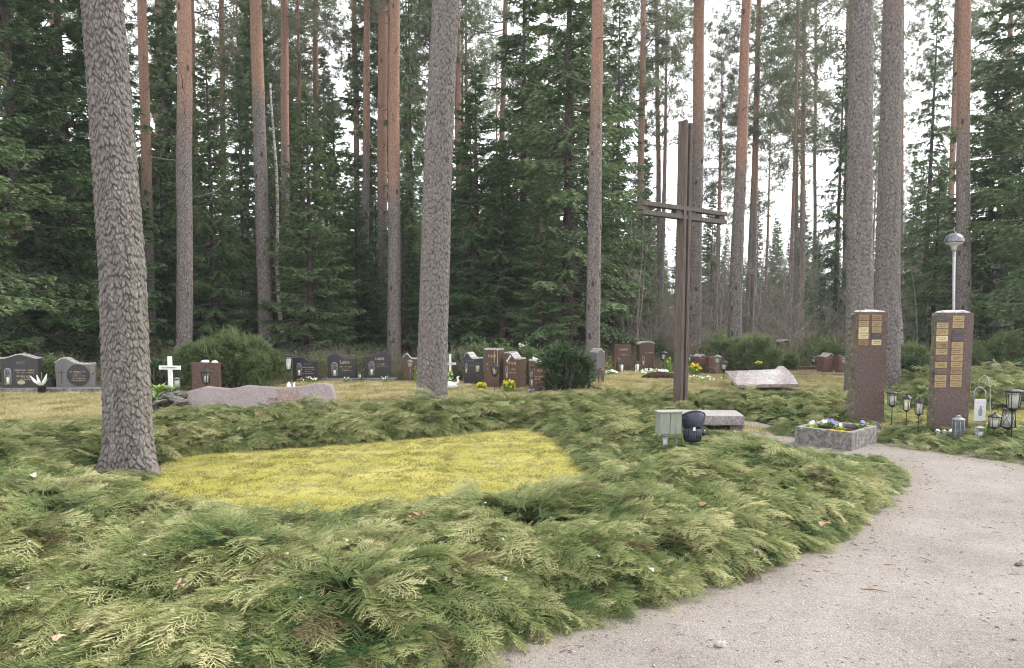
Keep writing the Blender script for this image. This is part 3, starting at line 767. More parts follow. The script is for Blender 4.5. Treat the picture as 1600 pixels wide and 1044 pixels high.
# short blades of the lawns
def tuft_mesh(seed, mat, n=14, h=0.045, spread=0.05, w=0.0035):
    r = np.random.RandomState(seed); S = Soup(); T = []; t = []
    for i in range(n):
        b0 = np.array([r.normal(0, spread * .5), r.normal(0, spread * .5), 0]); hh = h * r.uniform(.4, 1.2); a = r.uniform(0, 6.28)
        tip = b0 + np.array([math.cos(a) * hh * r.uniform(.3, 1.2), math.sin(a) * hh * r.uniform(.3, 1.2), hh * r.uniform(.5, 1)])
        a2 = r.uniform(0, 6.28); ww = np.array([math.cos(a2) * w, math.sin(a2) * w, 0]); T.append([b0 - ww, b0 + ww, tip]); t.append(r.uniform(.2, .8))
    S.add(np.array(T), np.array(t)); return S.mesh('tuft_%d' % seed, [mat])
def lawn_cover(name, poly, holes, dens, seed, mat, label, h=.045, keep=None, srcs=4, w=.0035, cat='grass'):
    r = np.random.RandomState(seed); p = smooth_poly(poly); x0, y0 = p.min(0); x1, y1 = p.max(0); n = int((x1 - x0) * (y1 - y0) * dens)
    X = r.uniform(x0, x1, n); Y = r.uniform(y0, y1, n); k = inside(p, X, Y)
    for hq in holes: k &= ~inside(smooth_poly(hq), X, Y)
    if keep is not None: k &= keep(X, Y)
    X, Y = X[k], Y[k]; n = len(X)
    tint = .17 * hnoise(X, Y, .9, seed) + .13 * hnoise(X, Y, 2.7, seed + 1) + r.normal(0, .12, n)
    rot = np.stack([r.normal(0, .15, n), r.normal(0, .15, n), r.uniform(0, 6.28, n)], 1)
    scatter(name, np.stack([X, Y, np.full(n, .018)], 1), rot, r.uniform(.7, 1.5, n), r.randint(0, srcs, n), tint, (r.uniform(0, 1, n) < .03) * .6,
            [tuft_mesh(seed * 10 + q, mat, h=h, w=w) for q in range(srcs)], label, cat)
lawn_cover('moss_cover', MOSS, [], JD * 800, 31, M['mossgrass'], 'bright yellow green moss and short grass of the middle lawn', h=.014, cat='moss')
lawn_cover('moss_cover', MOSS2, [], JD * 500, 32, M['mossgrass'], 'yellow green grass strip behind the lanterns on the right', h=.035, cat='moss')
lawn_cover('dry_grass', LAWN, [BED_A, BED_C, BED_D, MOSS2], JD * 330, 33, M['drygrass'], 'short straw coloured grass in front of the row of gravestones', h=.04, w=.005,
           keep=lambda X, Y: np.abs(X) < Y * .72 + .5)
# loose grains, twigs and needles on the gravel
def chip(seed, s, mat):
    b = MB(); b.blob((0, 0, s * .3), (s, s * .75, s * .5), seed, amp=.7, n=6); return b.mesh('chip_%d' % seed, mat)
def bit(seed, mat):
    r = random.Random(seed); b = MB(); l = r.uniform(.01, .03); b.tube([(-l, 0, .002), (0, r.uniform(-.006, .006), .004), (l, 0, .002)], [.0012, .0014, .0006], 4); return b.mesh('bit_%d' % seed, mat)
pm1 = plain('pebble_pale', (0.46, 0.42, 0.40), .9, var=.3); pm2 = plain('pebble_dark', (0.16, 0.14, 0.13), .9, var=.3)
pr = np.random.RandomState(5); pp = smooth_poly(PATH); n = 26000
X = pr.uniform(-3, 8, n); Y = 2.6 + pr.uniform(0, 1, n) ** 1.5 * 7.5; k = inside(pp, X, Y); X, Y = X[k], Y[k]; n = len(X)
idx = pr.choice(6, n, p=[.3, .22, .16, .17, .11, .04])
idx = np.where((edge_f(X, Y) > .35) & (pr.uniform(0, 1, n) < .6), 4, idx)
scatter('gravel', np.stack([X, Y, np.full(n, .022)], 1), np.stack([pr.normal(0, .2, n), pr.normal(0, .2, n), pr.uniform(0, 6.28, n)], 1), pr.lognormal(-.25, .4, n), idx,
        np.zeros(n), np.zeros(n), [chip(1, .0035, pm1), chip(2, .0045, pm1), chip(3, .0035, pm2), chip(4, .005, M['gravel']), bit(1, M['twig']), bit(2, M['brown_leaf'])],
        'loose fine grit, needles and bits of twig lying on the gravel path', 'gravel')
# ================================================================== trees
def unit(v): return v / np.maximum(np.linalg.norm(v, axis=-1, keepdims=True), 1e-9)

def needle_twigs(S, r, O, D, Ln, tint, m=6, nl=.045, nw=.014, mi=0, hang=0.25):
    """twigs starting at O along D with length Ln, each a chain of needle clusters (triangles)"""
    n = len(O); u = (np.arange(m) + .5) / m
    u = u[None, :] + r.uniform(-.4, .4, (n, m)) / m
    base = O[:, None, :] + D[:, None, :] * (Ln[:, None] * u)[..., None]
    base[..., 2] -= hang * Ln[:, None] * u ** 2
    T = []; tt = []
    for s in (-1, 1, 0):
        side = np.cross(D, np.array([0, 0, 1.0])[None]); side = unit(side)
        sd = side[:, None, :] * s + D[:, None, :] * .75 + r.normal(0, .28, (n, m, 3))
        if s == 0: sd[..., 2] -= .5; 
        sd = unit(sd); l = nl * r.uniform(.7, 1.3, (n, m, 1))
        w = unit(np.cross(sd, r.normal(0, 1, (n, m, 3)))) * nw
        dd = D[:, None, :] * nw * 1.6
        T.append(np.stack([base - w - dd, base + w + dd, base + sd * l], 2).reshape(-1, 3, 3))
        tt.append((tint[:, None] + .35 * (u - .35) + r.normal(0, .05, (n, m))).ravel())
    S.add(np.concatenate(T), np.clip(np.concatenate(tt), 0, 1), mi)

def spruce_crown(seed, Ht, R, z0=.3, whorl=.34, nb=6, droop=.34, dens=.055, curtain=.0, needle=1.0, m=6):
    r = np.random.RandomState(seed); S = Soup(); z = z0
    while z < Ht - .15:
        rel = (z - z0) / (Ht - z0)
        prof = (1 - rel) ** .85 * (0.55 + .45 * min(1, rel / .12)) + .02
        for k in range(nb):
            if r.uniform() < .10: continue
            a = r.uniform(0, 6.283); L = R * prof * r.uniform(.55, 1.12)
            if L < .12: L = .12
            zz = z + r.uniform(-.2, .2)
            e0 = -droop * (1 - rel) * r.uniform(.6, 1.5) + .55 * rel ** 2
            c = .22 * (1 - rel) * r.uniform(.5, 1.4)
            dirx = np.array([math.cos(a), math.sin(a), 0]); sx = np.array([-math.sin(a), math.cos(a), 0])
            bend = r.uniform(-.15, .15)
            def cur(t):
                t = np.asarray(t)[..., None]
                return dirx * L * t + sx * L * bend * t ** 2 + np.array([0, 0, 1.0]) * (zz + L * (e0 * t + c * t ** 2))
            ts = np.linspace(0, 1, 5); p = cur(ts)
            S.stick(p[:-1], p[1:], .004 + .012 * L * (1 - ts[:-1]), .004 + .012 * L * (1 - ts[1:]), 1, .5)
            n = max(4, int(L / dens)); t = r.uniform(.12 if rel > .3 else .22, 1, n) ** .85
            O = cur(t); fw = unit(cur(np.minimum(t + .05, 1.05)) - cur(t - .05)); s = np.where(np.arange(n) % 2 == 0, 1.0, -1.0)[:, None]
            hang = r.uniform(.05, .45 + curtain, (n, 1))
            D = unit(fw * .8 + sx[None] * s * r.uniform(.5, 1.0, (n, 1)) + np.array([[0, 0, -1.0]]) * hang)
            Ln = np.minimum(.10 + .36 * L * (1 - t) ** .7, .62) * r.uniform(.6, 1.15, n)
            bt = .25 + .35 * r.uniform() + .12 * rel
            needle_twigs(S, r, O, D, Ln, np.full(n, bt) + .2 * (t - .5), m=m, nl=.06 * needle, nw=.013 * needle)
        z += whorl * r.uniform(.7, 1.2)
    # top shoot
    S.stick([[0, 0, 0.0]], [[0, 0, Ht]], .0, .0, 1, .5)
    return S.mesh('spruce_crown_%d' % seed, [M['spruce'], M['twig']])

def tufts(S, r, C, n=26, l=.13, w=.012, tint=.4, up=.35, mi=0):
    """needle tufts round the points C"""
    k = len(C); d = unit(r.normal(0, 1, (k, n, 3)) + np.array([0, 0, up])); ll = l * r.uniform(.6, 1.15, (k, n, 1))
    o = C[:, None, :] + d * .01 + r.normal(0, l * .25, (k, n, 3))
    ww = unit(np.cross(d, r.normal(0, 1, (k, n, 3)))) * w
    T = np.stack([o - ww, o + ww, o + d * ll], 2).reshape(-1, 3, 3)
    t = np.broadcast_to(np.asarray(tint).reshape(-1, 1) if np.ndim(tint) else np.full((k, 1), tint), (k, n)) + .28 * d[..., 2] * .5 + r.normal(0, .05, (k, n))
    S.add(T, np.clip(t.ravel(), 0, 1), mi)

def pine_crown(seed, Hc=8.5, R=2.3, nb=56, ntuft=13, tl=.15, tw=.014, nn=24):
    """local z = 0 at the lowest living branch, trunk axis along z"""
    r = np.random.RandomState(seed); S = Soup()
    for i in range(nb):
        f = (i + r.uniform(0, 1)) / nb; z = Hc * f ** 1.1; a = r.uniform(0, 6.283)
        L = R * (math.sin(math.pi * min(.97, .16 + .8 * f)) ** .7) * r.uniform(.45, 1.15) + .2
        el = r.uniform(-.25, .35) + .5 * f; dx = np.array([math.cos(a), math.sin(a), 0])
        wig = r.uniform(-.3, .3); sx = np.array([-math.sin(a), math.cos(a), 0])
        def cur(t):
            t = np.asarray(t, float)[..., None]
            return dx * L * t + sx * L * wig * t ** 2 + np.array([0, 0, 1.0]) * (z + L * (el * t - .18 * t ** 2 + .05 * np.sin(t * 9 + seed)))
        ts = np.linspace(0, 1, 7); p = cur(ts)
        S.stick(p[:-1], p[1:], .006 + .02 * (L / R) * (1 - ts[:-1]), .006 + .02 * (L / R) * (1 - ts[1:]), 1, .5)
        t = r.uniform(.35, 1.0, ntuft) ** .8; O = cur(t)
        off = r.normal(0, 1, (ntuft, 3)) * np.array([.20, .20, .11]) * (L / R + .4); off[:, 2] += .06
        C = O + off
        S.stick(O, C, .005, .003, 1, .5)
        tufts(S, r, C, nn, tl, tw, tint=.32 + .3 * r.uniform(0, 1, ntuft))
    return S.mesh('pine_crown_%d' % seed, [M['pine'], M['twig']])

def trunk_mesh(name, pts, rad, mat, n=20, step=.35, orange=None, wob=0.0, flare=0.0, stubs=0, seed=0, branch=None):
    """tapering trunk through pts [(x,y,z)], base at z=0; orange=(z where it starts, width)"""
    pts = [Vector(p) for p in pts]; r = random.Random(seed)
    Ht = pts[-1].z; zs = [0.0]
    while zs[-1] < Ht: zs.append(min(Ht, zs[-1] + (0.12 if zs[-1] < .6 else step)))
    V = []; O = []; Fq = []
    for i, z in enumerate(zs):
        k = 0
        while k < len(pts) - 2 and pts[k + 1].z < z: k += 1
        a, b2 = pts[k], pts[k + 1]; t = (z - a.z) / max(b2.z - a.z, 1e-6)
        c = a.lerp(b2, t); ra = rad[k] * (1 - t) + rad[k + 1] * t
        ra *= 1 + flare * math.exp(-z / .22)
        c = c + Vector((mnoise.noise(Vector((z * .22, seed, 0))), mnoise.noise(Vector((z * .22, seed, 9))), 0)) * wob * min(1, z / 2)
        for j in range(n):
            an = 2 * math.pi * j / n
            q = 1 + .05 * mnoise.noise(Vector((math.cos(an) * 1.6, math.sin(an) * 1.6, z * 1.8 + seed))) + .03 * mnoise.noise(Vector((math.cos(an) * 5, math.sin(an) * 5, z * 6 + seed)))
            if z < .5: q += flare * .5 * math.exp(-z / .15) * mnoise.noise(Vector((math.cos(an) * 2.2, math.sin(an) * 2.2, seed)))
            V.append((c.x + math.cos(an) * ra * q, c.y + math.sin(an) * ra * q, z - (.06 if i == 0 else 0)))
            O.append(0 if orange is None else min(1, max(0, (z - orange[0]) / orange[1])))
    for i in range(len(zs) - 1):
        for j in range(n):
            j2 = (j + 1) % n; Fq += [i * n + j, i * n + j2, (i + 1) * n + j2, (i + 1) * n + j]
    me = np_mesh(name, np.array(V), np.array(Fq), 4, [mat], attrs={'orange': np.array(O)}, smooth=True)
    return me
def axis_at(pts, z):
    k = 0
    while k < len(pts) - 2 and pts[k + 1][2] < z: k += 1
    a, b2 = Vector(pts[k]), Vector(pts[k + 1]); t = (z - a.z) / max(b2.z - a.z, 1e-6); return a.lerp(b2, t)

def dead_branches(seed, n, z0, z1, L0, up=0.1):
    """bare dry branches on the shaft of a pine"""
    r = np.random.RandomState(seed); S = Soup()
    for i in range(n):
        z = z0 + (z1 - z0) * (i + r.uniform(0, 1)) / n; a = r.uniform(0, 6.283); L = L0 * r.uniform(.25, 1.1)
        dx = np.array([math.cos(a), math.sin(a), 0]); sx = np.array([-dx[1], dx[0], 0]); w1, w2 = r.uniform(-.4, .4, 2); e = r.uniform(-.3, .35) + up
        t = np.linspace(0, 1, 7)[:, None]; p = dx * L * t + sx * L * w1 * t ** 2 + np.array([0, 0, 1.0]) * (z + L * (e * t + w2 * .5 * t ** 2))
        S.stick(p[:-1], p[1:], .012 * (1.1 - t[:-1, 0]) + .003, .012 * (1.1 - t[1:, 0]) + .003, 0, .5)
        for q in range(r.randint(2, 6)):
            u = r.uniform(.3, .95); o = p[int(u * 6)]; d = unit(dx * r.uniform(.2, .8) + sx * r.choice([-1, 1]) * r.uniform(.4, 1) + np.array([0, 0, r.uniform(-.3, .5)]))
            e2 = o + d * L * .35 * r.uniform(.4, 1); S.stick([o], [e2], .005, .002, 0, .5)
            for q2 in range(2):
                o2 = o + (e2 - o) * r.uniform(.3, .9); S.stick([o2], [o2 + unit(d + r.normal(0, .6, 3)) * L * .14], .003, .0015, 0, .5)
    return S.mesh('dead_branches_%d' % seed, [M['twig']])

PC = [pine_crown(101, 8.5, 2.2), pine_crown(102, 9.5, 2.0, 70), pine_crown(103, 7.5, 2.6, 56), pine_crown(104, 10.0, 1.7, 66, 14)]
PCF = [pine_crown(111, 9.5, 2.1, 50, 13, .22, .024, 11), pine_crown(112, 10.5, 1.8, 52, 12, .22, .024, 11)]
DB = [dead_branches(201, 12, 0, 7, 1.3), dead_branches(202, 9, 0, 7, 1.7), dead_branches(203, 15, 0, 7, .9)]

def pine(xb, xt, Y, wb, wt, label, top=21.0, crown0=None, orange=None, n=18, mat=None, dead=True, kind_=0, cat='pine tree', group='pine trees standing in and around the graveyard', trunk_me=None, pyb=None, xm=None):
    """xb: column at the foot, xt: column at the top edge of the photo (row 0), widths in photo pixels"""
    base = GX(xb, Y); topP = P(xt, 0, Y); h = topP.z
    t = thing('pine_tree', label, cat, base, 0, group)
    dx = (topP.x - base.x) / h
    pts = [Vector((0, 0, 0))]
    if xm is not None:                        # a bend at the given row
        q = P(xm[0], xm[1], Y); pts.append(Vector((q.x - base.x, 0, q.z)))
    pts += [Vector((dx * h, 0, h)), Vector((dx * top * (.98), 0, top))]
    kw = 1.0
    rb, rt = wb / F * Y / 2, wt / F * Y / 2
    rr = [rb * 1.04] + ([rb * .86 + rt * .14] if xm is not None else []) + [rt, .05]
    seed = int(xb * 7 + Y) % 997
    me = trunk_me(pts, rr) if trunk_me else trunk_mesh('pine_trunk', pts, rr, mat or M['bark'], n, .3, orange, wob=.05 if Y > 16 else 0, flare=.22, seed=seed)
    link('trunk', me, t)
    c0 = crown0 if crown0 else max(10.5, top * .52)
    cm = (PCF if Y > 40 else PC); cm = cm[seed % len(cm)]
    ax = axis_at(pts, c0); c = link('crown', cm, t, ax)
    s = (top - c0 + .4) / 9.0; c.scale = (s * .95, s * .95, s); c.rotation_euler = (0, math.atan(dx), seed * .7)
    if dead:
        z0 = max(3.5, c0 - 7.0); ax = axis_at(pts, z0); d = link('dead_branches', DB[seed % 3], t, ax)
        d.rotation_euler = (0, math.atan(dx), seed * 1.3); d.scale = (1, 1, (c0 - z0) / 7.0)
    return t

# the two near trunks carry modelled bark plates
def plated_trunk(seed, n, dz, cell_w, cell_h, amp, orange=None, flare=.35, roots=()):
    def make(pts, rad):
        Ht = 9.5; zs = np.arange(0, Ht, dz); top = pts[-1].z
        r = np.random.RandomState(seed)
        cx = []; 
        zs2 = np.concatenate([zs, np.linspace(Ht, top, 30)])
        C = np.array([list(axis_at(pts, z)) for z in zs2])
        R0 = np.array([np.interp(z, [p.z for p in pts], rad) for z in zs2])
        th = np.arange(n) * 2 * np.pi / n
        TH, ZZ = np.meshgrid(th, zs2); Rm = np.broadcast_to(R0[:, None], TH.shape)
        ref = rad[0]; ncx = max(8, int(2 * np.pi * ref / cell_w)); ncz = int(top / cell_h) + 3
        jx = r.uniform(0, 1, (ncz, ncx)); jz = r.uniform(0, 1, (ncz, ncx)); hid = r.uniform(0, 1, (ncz, ncx))
        wx = .35 * np.sin(ZZ * 9 + 3 * np.sin(TH * 2) + seed) + .22 * np.sin(ZZ * 23 + TH * 5) + .08 * np.sin(ZZ * 57 + TH * 9); wz = .3 * np.sin(TH * 7 + ZZ * 3) + .25 * np.sin(TH * 13 + seed + ZZ * 11) + .08 * np.sin(TH * 31 + ZZ * 25)
        u = (TH / (2 * np.pi) * ncx + wx) ; v = ZZ / cell_h + wz
        iu = np.floor(u).astype(int); iv = np.floor(v).astype(int)
        d1 = np.full(TH.shape, 9.0); d2 = d1.copy(); idd = np.zeros(TH.shape); rel = np.zeros(TH.shape)
        for a in (-1, 0, 1):
            for c in (-1, 0, 1):
                gu = (iu + a) % ncx; gv = np.clip(iv + c, 0, ncz - 1)
                px = iu + a + jx[gv, gu]; pz = iv + c + jz[gv, gu]
                h = hid[gv, gu]; d = np.hypot(px - u, pz - v) / (.62 + .76 * h)
                m1 = d < d1; rel = np.where(m1, pz - v, rel); d2 = np.where(m1, d1, np.minimum(d2, d)); idd = np.where(m1, h, idd); d1 = np.where(m1, d, d1)
        nz = np.zeros(TH.shape); nz2 = np.zeros(TH.shape); nz3 = np.zeros(TH.shape)
        for q in range(10):
            kk = r.randint(1, 7); nz += np.sin(TH * kk * 2 + ZZ * r.uniform(-9, 9) + r.uniform(0, 6)); kk = r.randint(5, 16)
            nz2 += np.sin(TH * kk * 2 + ZZ * r.uniform(-50, 50) + r.uniform(0, 6)); nz3 += np.sin(TH * r.randint(20, 60) + ZZ * r.uniform(-160, 160) + r.uniform(0, 6))
        nz, nz2, nz3 = nz / 3.2, nz2 / 3.2, nz3 / 3.2
        e = np.clip((d2 - d1 - .02) / .20 - .07 * nz2 - .07 * nz3 - .12 * nz, 0, 1); e = e * e * (3 - 2 * e)
        fz = np.clip((9.4 - ZZ) / .8, 0, 1) * np.clip(1, 0, 1)
        # each plate tilts a little and overlaps the one below; long furrows run up the trunk
        tilt = (v - np.floor(v)) * .25
        fur = np.clip(np.abs(np.sin(TH * 8 + 1.2 * np.sin(ZZ * 2.1 + TH * 3) + .35 * np.sin(ZZ * 17) + seed)) * 5, 0, 1) ** .6
        dis = amp * fz * (e * (.25 + .55 * idd + 1.1 * np.clip(rel + .4, 0, 1)) + .35 * fur - .6 + .08 * nz2 + .10 * nz3)
        lump = .03 * np.sin(TH * 3 + ZZ * .9 + seed) + .02 * np.sin(TH * 5 - ZZ * 1.7)
        Rr = Rm * (1 + lump) + dis
        Rr = Rr * (1 + flare * np.exp(-ZZ / .16) + .05 * np.exp(-ZZ / .9))
        for (ra, rw, rl) in roots:
            dth = np.angle(np.exp(1j * (TH - ra))); Rr = Rr + rl * np.exp(-(dth / rw) ** 2) * np.exp(-ZZ / .14)
        X = C[:, 0:1] + np.cos(TH) * Rr; Y2 = C[:, 1:2] + np.sin(TH) * Rr; Z = ZZ.copy(); Z[0] -= .06
        V = np.stack([X, Y2, Z], -1).reshape(-1, 3); m = len(zs2)
        i, j = np.meshgrid(np.arange(m - 1), np.arange(n), indexing='ij'); j2 = (j + 1) % n
        Fq = np.stack([i * n + j, i * n + j2, (i + 1) * n + j2, (i + 1) * n + j], -1).reshape(-1)
        og = np.zeros(len(V)) if orange is None else np.clip((V[:, 2] - orange[0]) / orange[1], 0, 1)
        return np_mesh('pine_trunk', V, Fq, 4, [M['bark_near']], attrs={'orange': og, 'crack_and_shade': np.clip((1 - e) * (.35 + 1.6 * np.clip(rel + .15, 0, 1)) * (.85 + .5 * nz + .3 * nz2) + (1 - fur) * .6, 0, 1).ravel(), 'plate': idd.ravel()}, smooth=True)  # cracks darken towards each flake's lower edge, a painted crescent of shadow
    return make

pine(203, 158, 7.75, 64, 54, 'thickest grey pine trunk at the left, its foot in the creeping juniper', top=20, crown0=11, dead=False,
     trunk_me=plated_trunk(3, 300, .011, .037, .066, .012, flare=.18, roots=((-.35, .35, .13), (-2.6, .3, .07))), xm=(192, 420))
pine(675, 697, 14.4, 43, 38, 'grey scaly pine trunk in the middle, standing where lawn meets juniper', top=22, crown0=12, dead=False,
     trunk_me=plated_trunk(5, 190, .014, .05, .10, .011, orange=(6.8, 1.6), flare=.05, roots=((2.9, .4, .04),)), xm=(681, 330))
pine(1341, 1346, 13.6, 37, 32, 'dark rough pine trunk right behind the left stone pillar', top=20, crown0=11, dead=False,
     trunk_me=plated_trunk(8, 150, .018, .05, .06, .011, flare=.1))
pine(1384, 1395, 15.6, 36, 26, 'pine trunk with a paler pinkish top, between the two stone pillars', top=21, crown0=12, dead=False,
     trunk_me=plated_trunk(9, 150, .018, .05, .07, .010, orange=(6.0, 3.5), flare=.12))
GP = 'pine trees standing in and around the graveyard'
rows = [ # foot x, top x, distance, foot w, top w, orange start (z), label
 (288, 288, 21.0, 24, 21, (5.0, 3.0), 'straight pine behind the round dwarf pine bush, pinkish in its upper half'),
 (236, 222, 26.5, 17, 13, (4.0, 2.5), 'orange pine right of the thick left trunk, leaning slightly left'),
 (249, 246, 39, 9, 8, (6.0, 4.0), 'thin reddish pine just right of the leaning orange pine'),
 (306, 300, 44, 9, 7, (6, 4), 'thin far pine close to the right side of the straight pinkish pine'),
 (352, 346, 40, 9, 8, (9, 4), 'slim brown pine among spruce tops above the round bush'),
 (388, 383, 45, 8, 6, (12, 4), 'very thin dark pine right above the round dwarf pine bush'),
 (417, 399, 24, 22, 17, (7.5, 1.0), 'pine grey below and orange above, left of the white birch stem'),
 (447, 444, 30, 14, 11, (6.0, 2.5), 'orange pine right beside the white birch stem'),
 (494, 493, 40, 9, 8, (9, 3), 'slender orange pine rising behind the dark stone with small lantern niche'),
 (562, 553, 36, 10, 8, (7, 3), 'thin pine leaning left of its close neighbour above the arched black stones'),
 (569, 574, 29, 12, 9, (6.0, 2.5), 'slim pine above the gap between the two black arched stones'),
 (598, 597, 29, 15, 14, (4.5, 2.0), 'orange pine, left one of the touching pair left of the middle trunk'),
 (616, 616, 24, 21, 15, (4.0, 1.8), 'orange pine, right and nearer one of the touching pair left of the middle trunk'),
 (719, 714, 37, 10, 9, (6, 3), 'reddish pine just right of the scaly middle trunk'),
 (777, 790, 40, 9, 7, (6, 3), 'thin bright orange pine in front of the dark spruces, leaning right'),
 (926, 934, 20.5, 22, 17, (3.5, 4.5), 'pale brown pine behind the yew bush, left of the cross'),
 (996, 1006, 34, 12, 8, (5, 3), 'orange pine over the left arm of the cross'),
 (1033, 1025, 42, 8, 6, (7, 3), 'thin pine over the left arm of the cross, nearest to its post'),
 (1085, 1093, 25, 18, 16, (5.5, 3), 'pinkish pine directly behind the post of the cross'),
 (1146, 1166, 23.5, 21, 13, (4.8, 1.6), 'red brown pine right of the cross, leaning right'),
 (1175, 1187, 39, 9, 5, (5, 3), 'thin pine just right of the red brown leaning pine'),
 (1252, 1257, 44, 9, 5, (6, 3), 'slim orange pine in the bright gap right of the cross'),
 (1243, 1246, 50, 7, 5, (7, 3), 'thin reddish pine left beside the slim orange pine in the bright gap'),
 (1272, 1275, 48, 6, 4, (8, 3), 'thinnest pine in the bright gap left of the dark rough trunk'),
 (1318, 1325, 44, 7, 4, (6, 3), 'thin orange pine just left of the dark rough trunk'),
 (1407, 1409, 40, 8, 6, (6, 3), 'thin pine partly hidden by the trunk between the pillars'),
 (1479, 1496, 36, 10, 7, (5, 2), 'orange pine behind the park lamp, leaning right'),
 (1503, 1507, 20.5, 21, 17, (4.2, 3.5), 'pine with pinkish bark right behind the right stone pillar'),
 (1565, 1580, 40, 8, 6, (6, 3), 'orange pine among dark spruces at the right edge'),
 (44, 46, 30, 12, 10, (9, 3), 'brown pine behind the spruce boughs at the left edge'),
 (96, 84, 27, 15, 13, (7.5, 3), 'reddish pine half hidden by spruce boughs left of the thick trunk'),
]
for i, (xb, xt, Y, wb, wt, og, lb) in enumerate(rows):
    pine(xb, xt, Y, wb, wt, lb, top=(19 + (i * 37 % 5)) if Y < 33 else 22 + (i * 13 % 5), orange=og, crown0=(11.5 + i % 3) if Y < 33 else 10.5 + (i * 7 % 4) * .8, n=18 if Y < 33 else 10)

# birch stems
def birch(xb, xt, yt, Y, w, label):
    base = GX(xb, Y); tp = P(xt, yt, Y); t = thing('birch_tree', label, 'birch tree', base, 0)
    r = random.Random(xb); pts = []; n = 14; h = tp.z
    for i in range(n + 1):
        f = i / n; pts.append(Vector(((tp.x - base.x) * f + .05 * math.sin(f * 9 + xb), .05 * math.cos(f * 7), h * f)))
    b = MB(); b.tube(pts, [w / F * Y / 2 * (1 - .6 * i / n) for i in range(n + 1)], 8); b.build('trunk', M['birch'], t)
    S = Soup(); q = np.random.RandomState(int(xb))
    for i in range(26):
        f = q.uniform(.35, 1); o = np.array(pts[int(f * n)]); d = unit(np.array([q.normal(), q.normal(), q.uniform(.5, 1.5)])); L = q.uniform(.3, 1.3) * (1.1 - f * .6)
        e = o + d * L; S.stick([o], [e], .007, .003, 0, .5)
        for j in range(6):
            o2 = o + (e - o) * q.uniform(.3, 1); e2 = o2 + unit(d + q.normal(0, .6, 3)) * L * .4; S.stick([o2], [e2], .003, .0015, 0, .5)
    link('crown', S.mesh('birch_twigs', [M['twig']]), t)
birch(442, 424, 130, 25, 7, 'white birch stem with peeling bark left of the orange pines')
birch(1408, 1402, 290, 24, 6, 'crooked white birch stem between the two stone pillars')

# spruces
SP = [spruce_crown(301, 14, 2.5, dens=.043, needle=1.2, nb=7), spruce_crown(302, 16, 2.4, droop=.5, curtain=.5, dens=.043, needle=1.2, nb=7), spruce_crown(303, 12, 2.3, nb=8, dens=.043, needle=1.2), spruce_crown(304, 17, 2.2, z0=.8, droop=.6, curtain=.9, nb=6, needle=1.2)]
SPF = [spruce_crown(311, 15, 2.3, needle=2.0, m=4, dens=.07), spruce_crown(312, 17, 2.0, droop=.6, curtain=.8, needle=2.0, m=4, dens=.07, z0=1)]
SPH = [14, 16, 12, 17]; SPFH = [15, 17]
ST = [trunk_mesh('spruce_trunk', [(0, 0, 0), (0, 0, h)], [.16, .01], M['spruce_bark'], 8, 1.0, flare=.2, seed=i) for i, h in enumerate(SPH + SPFH)]
def spruce(xb, Y, Ht, label, v=None, wide=1.0, group=None, far=False, yaw=None, cat='spruce tree'):
    base = GX(xb, Y); k = v if v is not None else int(xb * 3 + Y) % (2 if far else 4)
    t = thing('spruce_tree', label, cat, base, (yaw if yaw is not None else xb * .37), group)
    h0 = (SPFH if far else SPH)[k]
    tr = link('trunk', ST[k + (4 if far else 0)], t); cr = link('crown', (SPF if far else SP)[k], t)
    s = Ht / h0; t.scale = (s * wide, s * wide, s); return t
